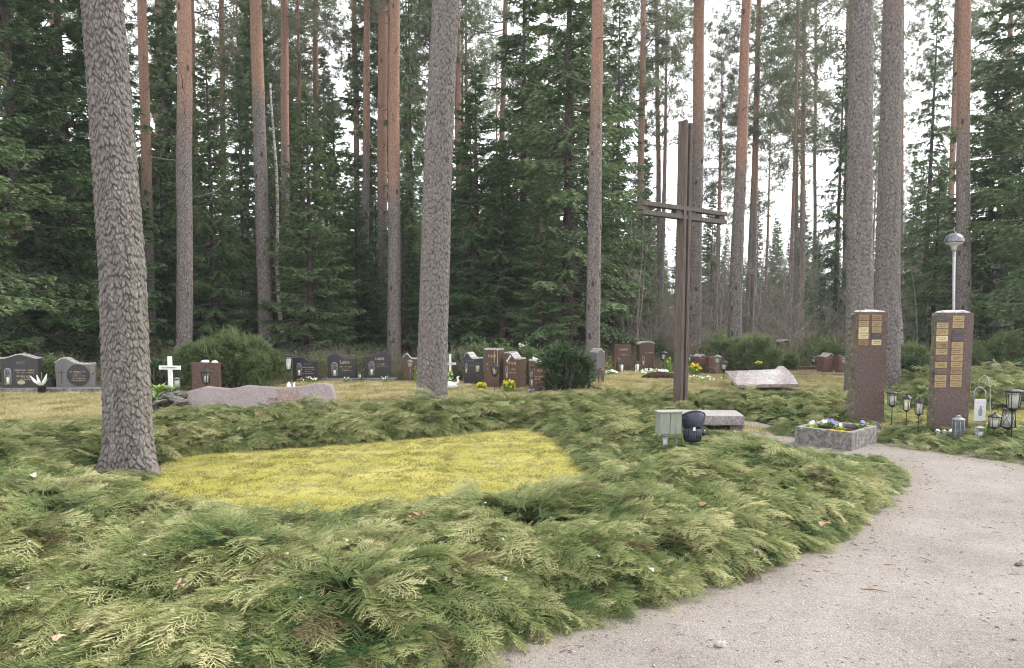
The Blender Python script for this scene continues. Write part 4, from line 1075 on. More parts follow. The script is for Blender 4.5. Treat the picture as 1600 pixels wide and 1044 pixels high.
for a in [
 (-95, 17.5, 15, 'spruce with long low boughs reaching in from the left edge', 0, 1.15),
 (40, 21, 15, 'broad dark spruce behind the two gravestones at the left', 0, 1.2),
 (118, 23, 15, 'dense spruce filling the gap left of the thick grey trunk', 2, 1.2),
 (178, 27, 16, 'spruce hidden mostly by the thick grey trunk', 1, 1.1),
 (262, 28, 8, 'low spruce between the leaning orange pine and the pinkish pine', 2, 1.1),
 (338, 27, 11.5, 'slim spruce rising above the round dwarf pine bush', 2, .8),
 (385, 33, 12, 'spruce left of the white birch stem', 0, .9),
 (488, 24, 8.6, 'young green spruce behind the first black gravestone with a niche', 2, 1.15),
 (528, 29, 10, 'green spruce above the arched black gravestone', 0, .95),
 (645, 28, 14, 'dark spruce just left of the scaly middle trunk', 3, .9),
 (590, 34, 9, 'spruce behind the touching pair of pines', 1, 1.0),
 (745, 25, 9.5, 'dark green spruce just right of the scaly middle trunk', 2, 1.2),
 (818, 28, 15.6, 'tall dark spruce above the row of brown gravestones', 1, 1.15),
 (886, 24.5, 17, 'tallest dense spruce, left beside the pale brown pine', 1, 1.2),
 (962, 31, 15, 'spruce with hanging twigs right beside the pale brown pine', 3, 1.0),
 (1302, 33, 13, 'spruce with drooping boughs left of the dark rough trunk', 3, 1.0),
 (1440, 31, 14, 'grey green spruce between the stone pillars, in the distance', 3, 1.0),
 (1535, 25, 9.5, 'green young spruce right behind the pinkish pine at the right pillar', 2, 1.15),
 (1594, 24, 17.2, 'tall dark spruce cut by the right edge of the view', 1, 1.35),
 (1660, 19, 13, 'spruce standing just outside the right edge', 0, 1.1),
 (206, 30, 9, 'low spruce right behind the leaning orange pine', 0, 1.3),
 (312, 31, 8.5, 'bushy spruce between the pinkish pine and the slim spruce above the bush', 2, 1.35),
 (432, 29, 7, 'small spruce behind the white birch stem', 0, 1.3),
 (462, 31, 10, 'spruce between the birch stem and the slender orange pine', 2, 1.2),
 (560, 27, 6, 'small green spruce behind the gap of the two arched black stones', 2, 1.3),
 (632, 25, 6, 'little spruce tucked between the touching pines and the middle trunk', 0, 1.2),
 (700, 27, 7.5, 'green spruce right behind the scaly middle trunk', 2, 1.3),
 (785, 24, 7, 'wide low spruce directly above the brown turned gravestones', 2, 1.4),
 (845, 23, 6, 'low green spruce above the yew bush', 0, 1.3),
 (955, 27, 8, 'green low spruce just right of the pale brown pine', 2, 1.25),
 (1000, 31, 5.5, 'small spruce behind the brown stones left of the cross', 0, 1.2),
 (1455, 27, 6.5, 'bushy green spruce just left of the right pillar', 2, 1.2)]:
    spruce(a[0], a[1], a[2], a[3], a[4], a[5])
# trees of the wood behind: alike in the photograph, one group of spruces and one of pines
ANCH = [(178, 'the thick left trunk'), (288, 'the pinkish pine'), (408, 'the birch stem'), (607, 'the touching pair of pines'), (686, 'the scaly middle trunk'), (930, 'the pale brown pine'), (1068, 'the wooden cross'),
        (1155, 'the red brown leaning pine'), (1343, 'the dark rough trunk'), (1505, 'the pine at the right pillar')]
def gap(x):
    if x < ANCH[0][0]: return 'left of the thick left trunk'
    if x >= ANCH[-1][0]: return 'right of the pine at the right pillar'
    for (a, b2), (c, d) in zip(ANCH, ANCH[1:]):
        if a <= x < c: return 'between %s and %s' % (b2, d)
fr = random.Random(77)
GSP, GPI = 'distant spruces filling the wood behind the graves', 'distant thin pines in the wood behind the graves'
for i in range(56):
    Y = fr.uniform(34, 56); xb = fr.choice([fr.uniform(-120, 980), fr.uniform(-120, 980), fr.uniform(980, 1760)]); right = xb > 980
    if right: Y = fr.uniform(40, 60)
    spruce(xb, Y, fr.uniform(11, 19) if not right else fr.uniform(6, 13), 'dark distant spruce ' + gap(xb), None, fr.uniform(.8, 1.15), GSP, far=True)
pt_far = trunk_mesh('far_pine_trunk', [(0, 0, 0), (.15, 0, 10), (.1, 0, 23)], [.16, .11, .03], M['bark'], 8, 1.0, orange=(6, 4), flare=.1, seed=4)
def far_pine(xb, Y, s, label, group, v):
    t = thing('pine_tree', label, 'pine tree', GX(xb, Y), v * 1.7, group); link('trunk', pt_far, t)
    c = link('crown', PCF[v % 2], t, (.13, 0, 11.5)); c.scale = (1.15, 1.15, 1.2); t.scale = (s, s, s)
for i in range(54):
    Y = fr.uniform(36, 62); xb = fr.uniform(-120, 1730); xb = xb if not 1150 < xb < 1345 or i % 5 == 0 else xb - 700; far_pine(xb, Y, fr.uniform(.78, 1.08) * (.8 if xb > 1080 else 1), 'thin distant pine ' + gap(xb), GPI, i)

# leafless saplings and dry twiggy brush, mostly right of the middle
def sapling_mesh(seed, Ht=5.0, n=26, sp=.8):
    r = np.random.RandomState(seed); S = Soup(); st = []
    for k in range(r.randint(1, 4)):
        a = r.uniform(0, 6.28); lean = r.uniform(0, .22); hh = Ht * r.uniform(.6, 1); t = np.linspace(0, 1, 9)[:, None]
        p = np.array([math.cos(a), math.sin(a), 0]) * hh * lean * t ** 1.3 + np.array([0, 0, 1.0]) * hh * t + r.normal(0, .04, (9, 3)) * t
        S.stick(p[:-1], p[1:], .019 * (1.1 - t[:-1, 0]), .019 * (1.1 - t[1:, 0]), 0, .5); st.append((p, hh))
    for k in range(n):
        p, hh = st[r.randint(len(st))]; u = r.uniform(.15, 1); o = p[int(u * 8)]; a = r.uniform(0, 6.28)
        d = unit(np.array([math.cos(a), math.sin(a), r.uniform(.1, 1.3)])); L = sp * r.uniform(.3, 1.2) * (1.25 - u)
        pp = o + d * L * np.linspace(0, 1, 5)[:, None] + np.array([0, 0, 1.0]) * (L * .25 * np.linspace(0, 1, 5)[:, None] ** 2) + r.normal(0, .03, (5, 3)) * L
        S.stick(pp[:-1], pp[1:], .008, .005, 0, .5)
        for j in range(7):
            o2 = pp[r.randint(1, 5)]; e2 = o2 + unit(d + r.normal(0, .7, 3)) * L * r.uniform(.2, .5); S.stick([o2], [e2], .005, .0025, 0, .5)
            S.stick([(o2 + e2) / 2], [(o2 + e2) / 2 + unit(d + r.normal(0, .9, 3)) * L * .2], .003, .002, 0, .5)
    return S.mesh('sapling_%d' % seed, [M['grey_twig']])
SA = [sapling_mesh(401), sapling_mesh(402, 6.5, 30), sapling_mesh(403, 3.2, 34, .9), sapling_mesh(404, 8, 40, 1.0)]
for i in range(120):
    xb = fr.choice([fr.uniform(960, 1330), fr.uniform(960, 1330), fr.uniform(960, 1330), fr.uniform(-60, 950), fr.uniform(1380, 1650)]); Y = fr.uniform(23, 40) if xb > 950 else fr.uniform(30, 42)
    s = link('leafless_sapling', SA[i % 4], None, GX(xb, Y)); s.rotation_euler = (0, 0, i); k = fr.uniform(.7, 1.15); s.scale = (k, k, k)
    tag(s, 'bare grey sapling ' + gap(xb), 'sapling', 'bare saplings under the pines')

# the far wood as one mass, so that no bare horizon shows between the trunks
r0 = np.random.RandomState(91); n = 640
yy = r0.uniform(60, 130, n); xx = r0.uniform(-.9, .9, n) * yy; hs = r0.uniform(.6, 1.0, n) * np.where(xx / yy > .12, .68, 1.0)
scatter('far_forest', np.stack([xx, yy, np.zeros(n)], 1), np.stack([np.zeros(n), np.zeros(n), r0.uniform(0, 6.28, n)], 1), hs, r0.randint(0, 2, n), np.zeros(n), np.zeros(n), SPF,
        'dark wall of distant forest seen between the trunks', 'forest')
# undergrowth: knee high shrubs, saplings and dry stems on the forest floor
def shrub_src(seed, h, w, mat, leaf=.05, n=700, twigs=16):
    r = np.random.RandomState(seed); S = Soup()
    C = r.normal(0, 1, (n, 3)) * np.array([w * .42, w * .42, h * .28]) + np.array([0, 0, h * .5]); C[:, 2] = np.abs(C[:, 2])
    d = unit(r.normal(0, 1, (n, 3)) + np.array([0, 0, .5])); wv = unit(np.cross(d, r.normal(0, 1, (n, 3)))) * leaf * .22
    S.add(np.stack([C - wv, C + wv, C + d * leaf], 1), np.clip(.2 + .5 * C[:, 2] / h + r.normal(0, .12, n), 0, 1))
    e = r.normal(0, 1, (twigs, 3)) * np.array([w * .5, w * .5, h * .25]) + np.array([0, 0, h * .8]); S.stick(r.normal(0, w * .1, (twigs, 3)) * [1, 1, 0], e, .006, .003, 1, .5)
    return S.mesh('undershrub_%d' % seed, [mat, M['grey_twig']])
US = [shrub_src(501, .5, .9, M['under']), shrub_src(502, .8, .8, M['under'], .07), shrub_src(503, .35, 1.1, M['under'], .04), shrub_src(504, 1.0, .7, M['under'], .05, 260, 40)]
n = 3000; yy = 18.6 + r0.uniform(0, 1, n) ** 1.3 * 34; xx = r0.uniform(-.8, .8, n) * yy
k = ~inside(smooth_poly(LAWN), xx, yy) & ~inside(smooth_poly(BED_D), xx, yy); xx, yy = xx[k], yy[k]; n = len(xx)
scatter('undergrowth', np.stack([xx, yy, np.zeros(n)], 1), np.stack([np.zeros(n), np.zeros(n), r0.uniform(0, 6.28, n)], 1), r0.uniform(.25, .75, n), r0.randint(0, 4, n),
        .15 * hnoise(xx, yy, .3, 8) + r0.normal(0, .12, n), (r0.uniform(0, 1, n) < .2) * r0.uniform(.2, .7, n), US, 'knee high mixed undergrowth and dry stems on the forest floor', 'undergrowth')
# ================================================================== graveyard things
def zat(px, py, Y): return P(px, py, Y).z
def text_part(body, size, mat, parent, loc, name='lettering', ext=.002, rz=0.0, font_scale=1.0, align='CENTER', shear=0.0):
    cu = bpy.data.curves.new('lettering', 'FONT'); cu.body = body; cu.size = size; cu.extrude = ext; cu.align_x = align; cu.offset = size * .012
    cu.resolution_u = 2; cu.shear = shear
    o = bpy.data.objects.new('lettering_source', cu)
    me = bpy.data.meshes.new_from_object(o); bpy.data.objects.remove(o); me.name = 'lettering'; me.materials.clear(); me.materials.append(mat)
    p = link(name, me, parent, loc); p.rotation_euler = (R_(90), 0, rz); p.scale = (font_scale, 1, 1); return p
def ticks(b, x0, x1, z, h, y, seed, mi=0, dens=.55):
    """one line of small engraved strokes that reads as an inscription too fine to make out"""
    r = random.Random(seed); x = x0
    while x < x1:
        w = h * r.uniform(.3, .65)
        if r.random() < .14: x += w * 1.1; continue
        t = h * .16
        b.box((x, y, z + r.uniform(0, h * .06)), (t, .003, h * r.choice([.7, .7, 1.0])), 0, mi)
        if r.random() < .75: b.box((x + w * .35, y - .0005, z + h * r.choice([.3, 0, -.3])), (w * .6, .003, t), 0, mi)
        if r.random() < .5: b.box((x + w * .62, y - .001, z), (t, .003, h * .62), 0, mi)
        x += w + h * .22
PROFILES = {
 'hump_mid': lambda u: .90 + .10 * math.sin(math.pi * min(1, max(0, (u - .05) / .95))) ** 2 + .0 * u,
 'hump_left': lambda u: .86 + .14 * math.exp(-((u - .25) / .2) ** 2) + .02 * math.sin(u * 6),
 'hump_right': lambda u: .84 + .16 * math.exp(-((u - .72) / .28) ** 2),
 'step_left': lambda u: 1.0 if u < .35 else (1 - .16 * (0.5 - .5 * math.cos(math.pi * min(1, (u - .35) / .4)))),
 'flat': lambda u: 1.0 - .015 * abs(math.sin(u * 9)),
 'dome': lambda u: .92 + .08 * math.sqrt(max(0, 1 - (2 * u - 1) ** 2)),
 'slope': lambda u: 1.0 - .14 * u,
}
def gravestone(label, px0, px1, yt, Y, prof, mat, yaw=0.0, thick=.14, edge='stone_edge', lines=(), name=None, niche=None, plinth=None, group=None, extra=None, capped=True, lcol='gold', seedk=0):
    """lines: (u0, u1, v, h) rows of fine inscription; name: (text, u, v, size); niche: (u, v0, v1, w); u,v are fractions of width/height"""
    base = GX((px0 + px1) / 2, Y); wpx = (px1 - px0) / F * Y; w = (wpx - thick * abs(math.sin(yaw))) / math.cos(yaw); h = zat((px0 + px1) / 2, yt, Y)
    t = thing('gravestone', label, 'gravestone', base, yaw, group or 'gravestones around the juniper bed')
    f = PROFILES[prof]; n = 22; top = [(-w / 2 + w * i / n, h * f(i / n)) for i in range(n + 1)]
    z0 = plinth or 0.0
    outl = [(-w / 2 * .985, z0)] + top + [(w / 2 * .985, z0)]
    b = MB(); b.prism(outl[::-1], -thick / 2, thick / 2)
    b.build('slab', M[mat], t, bevel=.008)
    if capped:   # the rough, paler sawn edge along the top
        b = MB()
        for i in range(n):
            (xa, za), (xb, zb) = top[i], top[i + 1]
            j = .004 * math.sin(i * 2.3 + px0)
            b.add([(xa, -thick / 2 - .004, za - .012), (xb, -thick / 2 - .004, zb - .012), (xb, thick / 2 + .003, zb - .01), (xa, thick / 2 + .003, za - .01),
                   (xa, -thick / 2 + .006, za + .012 + j), (xb, -thick / 2 + .006, zb + .012 + j), (xb, thick / 2, zb + .014 + j), (xa, thick / 2, za + .014 + j)],
                  [(4, 5, 6, 7), (0, 1, 5, 4), (2, 3, 7, 6), (0, 3, 2, 1)] + ([(0, 4, 7, 3)] if i == 0 else []) + ([(1, 2, 6, 5)] if i == n - 1 else []))
        b.build('top_edge', M[edge], t)
    if plinth:
        b = MB(); b.box((0, 0, plinth / 2), (w * 1.12, thick * 1.7, plinth)); b.build('plinth', M['concrete'], t, bevel=.01)
    yf = -thick / 2 - .0035
    if lines:
        b = MB()
        for k, (u0, u1, v, hh) in enumerate(lines): ticks(b, -w / 2 + w * u0, -w / 2 + w * u1, v * h, hh * h, yf, int(px0) * 7 + k + seedk)
        b.build('inscription', M[lcol], t)
    if name: text_part(name[0], name[3] * h, M[name[4] if len(name) > 4 else lcol], t, (-w / 2 + w * name[1], yf + .002, name[2] * h), font_scale=name[5] if len(name) > 5 else 1.0)
    if niche:
        u, v0, v1, nw = niche; cx = -w / 2 + w * u; z1, z2 = v0 * h, v1 * h; hw = nw * w / 2
        arch = [(cx - hw, z1), (cx - hw, z2 - hw)] + [(cx - hw * math.cos(a), z2 - hw + hw * math.sin(a)) for a in [math.pi * k / 8 for k in range(1, 8)]] + [(cx + hw, z2 - hw), (cx + hw, z1)]
        b = MB(); b.tube([(x, yf - .004, z) for x, z in arch] + [(arch[0][0], yf - .004, arch[0][1])], .008, 5)
        fr = b.build('niche_frame', M['light_metal'], t)
        b = MB(); b.prism([(x, z) for x, z in arch], yf - .001, yf + .0025); b.build('niche_glass', M['frosted'], fr)
        b = MB(); b.lathe([(.001, z1 + .01), (hw * .45, z1 + .01), (hw * .45, z1 + (z2 - z1) * .42), (.001, z1 + (z2 - z1) * .44)], 8, (cx, yf - .006, 0)); b.build('candle', M['cream_candle'], fr)
    if extra: extra(t, w, h, yf)
    return t

def lantern(label, px, yt, yb, Y, wpx, kind_='pole', sides=6, taper=.7, roof='cone', candle='candle', metal='black_metal', foot=None, yaw=0.2, cf=(.35, .62), lbl_cat='lantern', group='grave lanterns', flared=1.28, glass='glass', handle=False, cross=False, lean=0.0):
    """yt: top of roof, yb: bottom of the glass body; a pole carries it unless kind_ is 'stand'"""
    z1, z0 = zat(px, yt, Y), zat(px, yb, Y)
    base = P(px, rowY(Y), Y); w = wpx / F * Y
    if kind_ == 'stand': z1 -= max(0, z0); z0 = 0.0; 
    t = thing('lantern', label, lbl_cat, base, yaw, group)
    if kind_ == 'stand' and foot is not None: t.location.z = foot
    hh = z1 - z0; rh = hh * (.26 if roof == 'cone' else .12); zb = z0; zt = z1 - rh
    rt = w / 2 / flared; rb = rt * taper
    ph = math.pi / sides
    b = MB()
    if roof == 'cone':
        b.lathe([(w / 2, zt), (w / 2 * .98, zt + rh * .08), (w / 2 * .55, zt + rh * .5), (w / 2 * .16, zt + rh * .8), (w / 2 * .16, z1)], sides, ph=ph, smooth=False)
        b.blob((0, 0, z1), (w * .06, w * .06, w * .06), 1, n=6, amp=0)
    elif roof == 'flat':
        b.lathe([(w / 2, zt), (w / 2 * .97, zt + rh * .35), (w / 2 * .35, z1), (.001, z1)], sides, ph=ph, smooth=False)
    elif roof == 'bell':
        b.lathe([(w / 2, zt), (w / 2 * .98, zt + rh * .1), (w / 2 * .6, zt + rh * .5), (w / 2 * .32, zt + rh * .8), (w / 2 * .32, z1), (w / 2 * .42, z1), (w / 2 * .42, z1 + rh * .14), (w / 2 * .12, z1 + rh * .35), (.001, z1 + rh * .45)], max(sides, 8), ph=ph)
    b.build('roof', M[metal], t)
    b = MB()
    for k in range(sides):
        a = 2 * math.pi * k / sides + ph; c, s = math.cos(a), math.sin(a)
        b.tube([(rb * c, rb * s, zb), (rt * c, rt * s, zt)], w * .028, 4)
    for rr, z in ((rb, zb + w * .03), (rt, zt - w * .02)):
        b.lathe([(rr * 1.04, z - w * .035), (rr * 1.04, z + w * .035)], sides, ph=ph, smooth=False, caps=(z < zb + w * .1))
    if cross:
        for k in range(sides):
            a0 = 2 * math.pi * k / sides + ph; a1 = 2 * math.pi * (k + 1) / sides + ph
            for p, q in ((a0, a1), (a1, a0)): b.tube([(rb * math.cos(p), rb * math.sin(p), zb), (rt * math.cos(q), rt * math.sin(q), zt)], w * .014, 4)
    if kind_ == 'pole': b.lathe([(w * .06, zb - w * .16), (rb * .9, zb)], sides, ph=ph, smooth=False)
    b.build('frame', M[metal], t)
    b = MB(); b.lathe([(rb * .94, zb + .004), (rt * .94, zt - .004)], sides, ph=ph, smooth=False, caps=False); b.build('glass', M[glass], t)
    if candle:
        b = MB(); cr = rb * cf[0] * 1.4; b.lathe([(cr, zb + .006), (cr * 1.02, zb + (zt - zb) * cf[1]), (cr * .8, zb + (zt - zb) * (cf[1] + .015))], 10, ph=0); cd = b.build('candle', M[candle], t)
        b = MB(); b.tube([(0, 0, zb + (zt - zb) * cf[1]), (.002, 0, zb + (zt - zb) * (cf[1] + .07))], .0015, 4); b.build('wick', M['black_metal'], cd)
    if kind_ == 'pole':
        b = MB(); b.tube([(0, 0, -.03), (0, 0, zb - w * .1)], .006, 6); b.build('pole', M[metal], t)
    if handle:
        b = MB(); b.tube([(-w * .3 * math.cos(a), 0, z1 + w * .5 * math.sin(a)) for a in [math.pi * k / 10 for k in range(11)]], .004, 5); b.build('handle', M[metal], t)
    if lean: t.rotation_euler = (0, lean, yaw)
    return t

def flowers(label, px, yt, Y, wpx, petal, n=26, leafm='leaf', cat='flowers', daffodil=True, group=None, z=0.0, base=None, name='flower_clump', up=1.0):
    p = base or GX(px, Y); w = wpx / F * Y; h = max(.08, zat(px, yt, Y) - z); r = random.Random(int(px * 3 + yt)); t = thing(name, label, cat, (p[0], p[1], z), 0, group)
    b = MB()
    for i in range(int(n * 2.2)):
        a = r.uniform(0, 6.28); q = r.uniform(0, .5) * w; l = h * r.uniform(.5, .95); c, s = math.cos(a), math.sin(a); ln = r.uniform(.1, .5) * h
        x, y = q * c * .6, q * s * .6; bw = h * .045 + .004; px_, py_ = -s * bw, c * bw
        b.add([(x - px_, y - py_, 0), (x + px_, y + py_, 0), (x + c * ln * .5 + px_ * .8, y + s * ln * .5 + py_ * .8, l * .7), (x + c * ln * .5 - px_ * .8, y + s * ln * .5 - py_ * .8, l * .7), (x + c * ln, y + s * ln, l)], [(0, 1, 2, 3), (3, 2, 4)])
    b.build('leaves', M[leafm], t)
    b = MB()
    for i in range(n):
        a = r.uniform(0, 6.28); q = math.sqrt(r.uniform(0, 1)) * w * .46; z2 = h * r.uniform(.62, 1.0) * (1 - .25 * (q / (w * .5)) ** 2); s0 = min(w * .06 + .008, .028) * r.uniform(.6, 1.2)
        c0 = Vector((q * math.cos(a), q * math.sin(a), z2)); nd = Vector((math.cos(a) * .4 + r.uniform(-.4, .4), -.7 + r.uniform(-.4, .5), .5)).normalized(); Mq = nd.to_track_quat('Z', 'Y').to_matrix()
        for k in range(6):
            an = k * math.pi / 3; d = Mq @ Vector((math.cos(an), math.sin(an), .12)); e = Mq @ Vector((-math.sin(an), math.cos(an), 0))
            b.add([c0, c0 + d * s0 * .6 + e * s0 * .3, c0 + d * s0, c0 + d * s0 * .6 - e * s0 * .3], [(0, 1, 2, 3)])
        if daffodil: b.lathe([(s0 * .22, 0), (s0 * .34, s0 * .5)], 6, c0, M=Mq, caps=False)
    b.build('blossoms', M[petal], t)
    return t

def bird(label, px, yt, yb, Y, z=None, yaw=0.0, group=None):
    h = (yb - yt) / F * Y; p = P(px, yb, Y); b = MB(); t = link('bird_ornament', None)
    s = h * .8
    b.blob((0, 0, s * .36), (s * .58, s * .3, s * .34), 3, amp=.12, n=12)
    b.blob((-s * .38, 0, s * .76), (s * .2, s * .17, s * .2), 4, amp=.05, n=10)
    b.tube([(-s * .28, 0, s * .4), (-s * .38, 0, s * .7)], [s * .2, s * .13], 8)
    b.tube([(s * .3, 0, s * .38), (s * .95, 0, s * .34)], [s * .2, s * .05], 6)
    b.lathe([(s * .05, 0), (.001, s * .16)], 5, (-s * .56, 0, s * .74), M=Matrix.Rotation(R_(-90), 3, 'Y'))
    b.lathe([(s * .3, -.004), (s * .25, s * .1)], 10, (0, 0, 0))
    bpy.data.objects.remove(t)
    o = b.build('bird_ornament', M['white_paint'], None, loc=p); o.rotation_euler = (0, 0, yaw); tag(o, label, 'ornament', group); return o

# ---- left row of stones
def oval_plate(t, w, h, yf):
    b = MB(); cx = -w / 2 + w * .62; cz = h * .50
    b.prism([(cx + math.cos(a) * w * .31, cz + math.sin(a) * h * .33) for a in [2 * math.pi * k / 28 for k in range(28)]][::-1], yf - .004, yf + .003)
    pl = b.build('oval_plate', M['black_granite'], t)
    b = MB()
    for k, (a, c, v, hh) in enumerate(((.42, .82, .60, .05), (.50, .74, .535, .035), (.44, .82, .475, .035), (.46, .79, .40, .05), (.44, .83, .335, .035))): ticks(b, -w / 2 + w * a, -w / 2 + w * c, v * h, hh * h, yf - .005, 40 + k)
    b.build('inscription', M['gold'], pl)
    b = MB(); cx = -w / 2 + w * .17; b.box((cx, yf, h * .45), (.012, .004, h * .42)); b.box((cx - .0, yf - .0005, h * .58), (w * .2, .004, .012)); b.build('engraved_cross', M['black_granite'], t)
def oval_badge(t, w, h, yf):
    b = MB(); cx = -w / 2 + w * .53; cz = h * .27; b.prism([(cx + math.cos(a) * w * .105, cz + math.sin(a) * h * .055) for a in [2 * math.pi * k / 20 for k in range(20)]][::-1], yf - .003, yf + .002); b.build('oval_badge', M['gold'], t)
gravestone('wide black gravestone with a small gold oval, leftmost in view', 7, 65, 553.5, 15.7, 'hump_mid', 'black_granite', .03, .15, niche=(.19, .22, .64, .17), extra=oval_badge,
           lines=((.38, .88, .585, .055), (.44, .88, .52, .035), (.42, .84, .43, .055), (.52, .78, .385, .03), (.42, .90, .34, .03)), name=('HOT', .54, .74, .11, 'grey_letters'))
gravestone('grey gravestone with a dark oval plate, just left of the thick pine trunk', 91, 149, 560, 15.9, 'hump_left', 'grey_granite', .0, .15, extra=oval_plate)
b = MB(); g = GX(70, 15.65); b.box((0, 0, .05), (3.0, .36, .10)); b.box((-1.2, -.2, .03), (2.0, .10, .06)); o = b.build('stone_kerb', M['concrete'], None, bevel=.012, loc=(g.x, g.y - .02, 0)); tag(o, 'low mossy stone kerb under the two gravestones at the left', 'kerb')
t = thing('flower_vase', 'small dark vase with white artificial lilies before the leftmost gravestone', 'vase', GX(66, 15.3), 0)
b = MB(); b.lathe([(.045, 0), (.07, .02), (.08, .16), (.095, .18)], 12); b.build('vase', M['black_metal'], t)
b = MB()
for dx, ln, w_ in ((-.20, .22, .03), (-.07, .24, .028), (.10, .2, .035), (.13, .26, .03)):
    b.tube([(0, 0, .15), (dx * .6, -.02, .15 + ln * .5), (dx, -.03, .15 + ln)], [.008, w_, .006], 6)
b.build('lily_petals', M['white_petal'], t)
b = MB(); b.tube([(0, 0, .1), (.01, 0, .45)], .006, 5); b.tube([(.0, 0, .1), (.12, .03, .33)], [.02, .004], 4); b.build('stems', M['leaf'], t)
t = thing('planter_box', 'dark square planter behind the vase of white lilies', 'planter', GX(76, 15.9), 0); b = MB(); b.box((0, 0, .13), (.28, .26, .26), taper=1.1); b.build('tub', M['black_metal'], t, bevel=.01)
b = MB(); b.box((0, 0, .262), (.26, .24, .012)); b.build('soil', M['soil'], t)
lantern('pole lantern with a pale flat roof, half hidden by the thick pine trunk', 147, 568, 583, 15.2, 12, roof='flat', metal='grey_metal', candle=None, taper=.9)

def white_cross(label, x0, x1, yt, yb, Y, barv, yaw=.1):
    w = (x1 - x0) / F * Y; zt = zat((x0 + x1) / 2, yt, Y); t = thing('grave_cross', label, 'cross', GX((x0 + x1) / 2, Y), yaw, 'white grave crosses')
    zb = zat((x0 + x1) / 2, barv, Y); b = MB(); b.box((0, 0, zt / 2), (w * .19, .03, zt)); b.build('post', M['white_paint'], t, bevel=.004)
    b = MB(); b.box((0, -.006, zb), (w, .032, w * .17)); b.build('crossbar', M['white_paint'], t, bevel=.004)
    b = MB(); ticks(b, -w * .33, w * .33, zb, w * .07, -.0235, 5); b.build('inscription', M['engrave'], t); return t
white_cross('white wooden grave cross over a heap of stones, right of the thick trunk', 250, 286, 557, 600, 13.6, 574.5, -.15)
lantern('small lantern hung low on the white cross beside the stone heap', 278, 590, 606, 13.35, 13, kind_='pole', sides=4, taper=.95, roof='flat', metal='grey_metal', cf=(.5, .8))
# heap of stones
hr = random.Random(9)
for k in range(34):
    px = hr.uniform(234, 292); lay = k % 3; Y = hr.uniform(12.1, 13.6) - lay * .1; s = hr.uniform(.07, .17); p = GX(px, Y)
    b = MB(); b.blob((0, 0, 0), (s * 1.4, s, s * .42), k, amp=.9, n=8, fr=1.9); b.sm = [False] * len(b.sm); o = b.build('stone', M['rock'], None, loc=(p.x, p.y, s * .3 + lay * .15 * (1 - abs(px - 262) / 50))); o.rotation_euler = (hr.uniform(-.3, .3), hr.uniform(-.3, .3), hr.uniform(0, 6))
    tag(o, 'rough mossy stone in the heap under the white cross', 'stone', 'stones of the rockery heap')
def rosette(px, Y, z, s, label, mat='leaf'):
    r = random.Random(int(px)); p = GX(px, Y); b = MB()
    for i in range(40):
        a = r.uniform(0, 6.28); l = s * r.uniform(.5, 1); e = r.uniform(.1, 1.0); c, q = math.cos(a), math.sin(a)
        b.add([(0, 0, 0), (c * l * .5 - q * l * .18, q * l * .5 + c * l * .18, l * e * .7), (c * l, q * l, l * e), (c * l * .5 + q * l * .18, q * l * .5 - c * l * .18, l * e * .7)], [(0, 1, 2, 3)])
    o = b.build('leafy_plant', M[mat], None, loc=(p.x, p.y, z)); tag(o, label, 'plant'); return o
rosette(243, 12.2, .22, .2, 'dark green leafy plant on the left side of the stone heap')
rosette(268, 12.6, .30, .16, 'small green plant in the middle of the stone heap')
rosette(250, 12.6, .32, .16, 'small leafy plant at the top left of the stone heap', 'lime_leaf')

# brown stone behind the long pink wall
def white_top(t, w, h, yf):
    b = MB(); b.blob((w * -.02, 0, h + .01), (w * .16, .07, .035), 4, amp=.5); b.blob((w * .33, 0, h + .0), (w * .13, .06, .03), 7, amp=.5); b.build('pale_top_stones', M['white_paint'], t)
gravestone('brown gravestone with pale lumps on top, behind the long pink stone', 303, 345, 566, 15.0, 'flat', 'brown_granite', .1, .2, capped=False, extra=white_top)
lantern('black pole lantern in front of the brown stone behind the long pink stone', 323, 574, 599, 14.2, 21, roof='cone', taper=.6, yaw=.5)
# long pink granite slab lying with its wavy top edge up, leaning back
def long_slab(label, x0, x1, tops, yb, Y, mat, tilt=.25, thick=.16, patch=None, name='stone_slab', hk=1.0):
    c = GX((x0 + x1) / 2, Y); t = thing(name, label, 'stone slab', c, 0)
    pts = []
    for px, py in tops:
        q = P(px, py, Y); pts.append((q.x - c.x, q.z))
    L = (x0 - (x0 + x1) / 2) / F * Y; Rr = -L
    cx = [p[0] for p in pts]; cz = [p[1] for p in pts]; fine = []
    for i in range(61):
        x = cx[0] + (cx[-1] - cx[0]) * i / 60; fine.append((x, float(np.interp(x, cx, cz)) + .006 * mnoise.noise(Vector((x * 4, 0, Y)))))
    outl = [(L * .98, 0)] + fine + [(Rr * 1.0, 0)]
    b = MB(); b.prism(outl[::-1], -thick / 2, thick / 2); o = b.build('slab', M[mat], t, bevel=.01)
    sh = Matrix.Identity(4); 
    for v in o.data.vertices: v.co.y += v.co.z * tilt
    if patch:
        b = MB(); a0, a1 = [(q - (x0 + x1) / 2) / F * Y for q in patch]; n = 18; pr_ = []
        for i in range(n + 1):
            x = a0 + (a1 - a0) * i / n; pr_.append((x, float(np.interp(x, cx, cz)) - .012))
        b.prism(([(a0 + .03, .02)] + pr_ + [(a1 + .05, .02)])[::-1], -thick / 2 - .0025, -thick / 2 + .01)
        q = b.build('reddish_patch', M['pink_red'], t)
        for v in q.data.vertices: v.co.y += v.co.z * tilt
    return t
M['pink_red'] = speckle('reddish_granite', (0.30, 0.215, 0.195), (0.21, 0.15, 0.135), (0.40, 0.32, 0.30), 45, 0.5, 0.001)
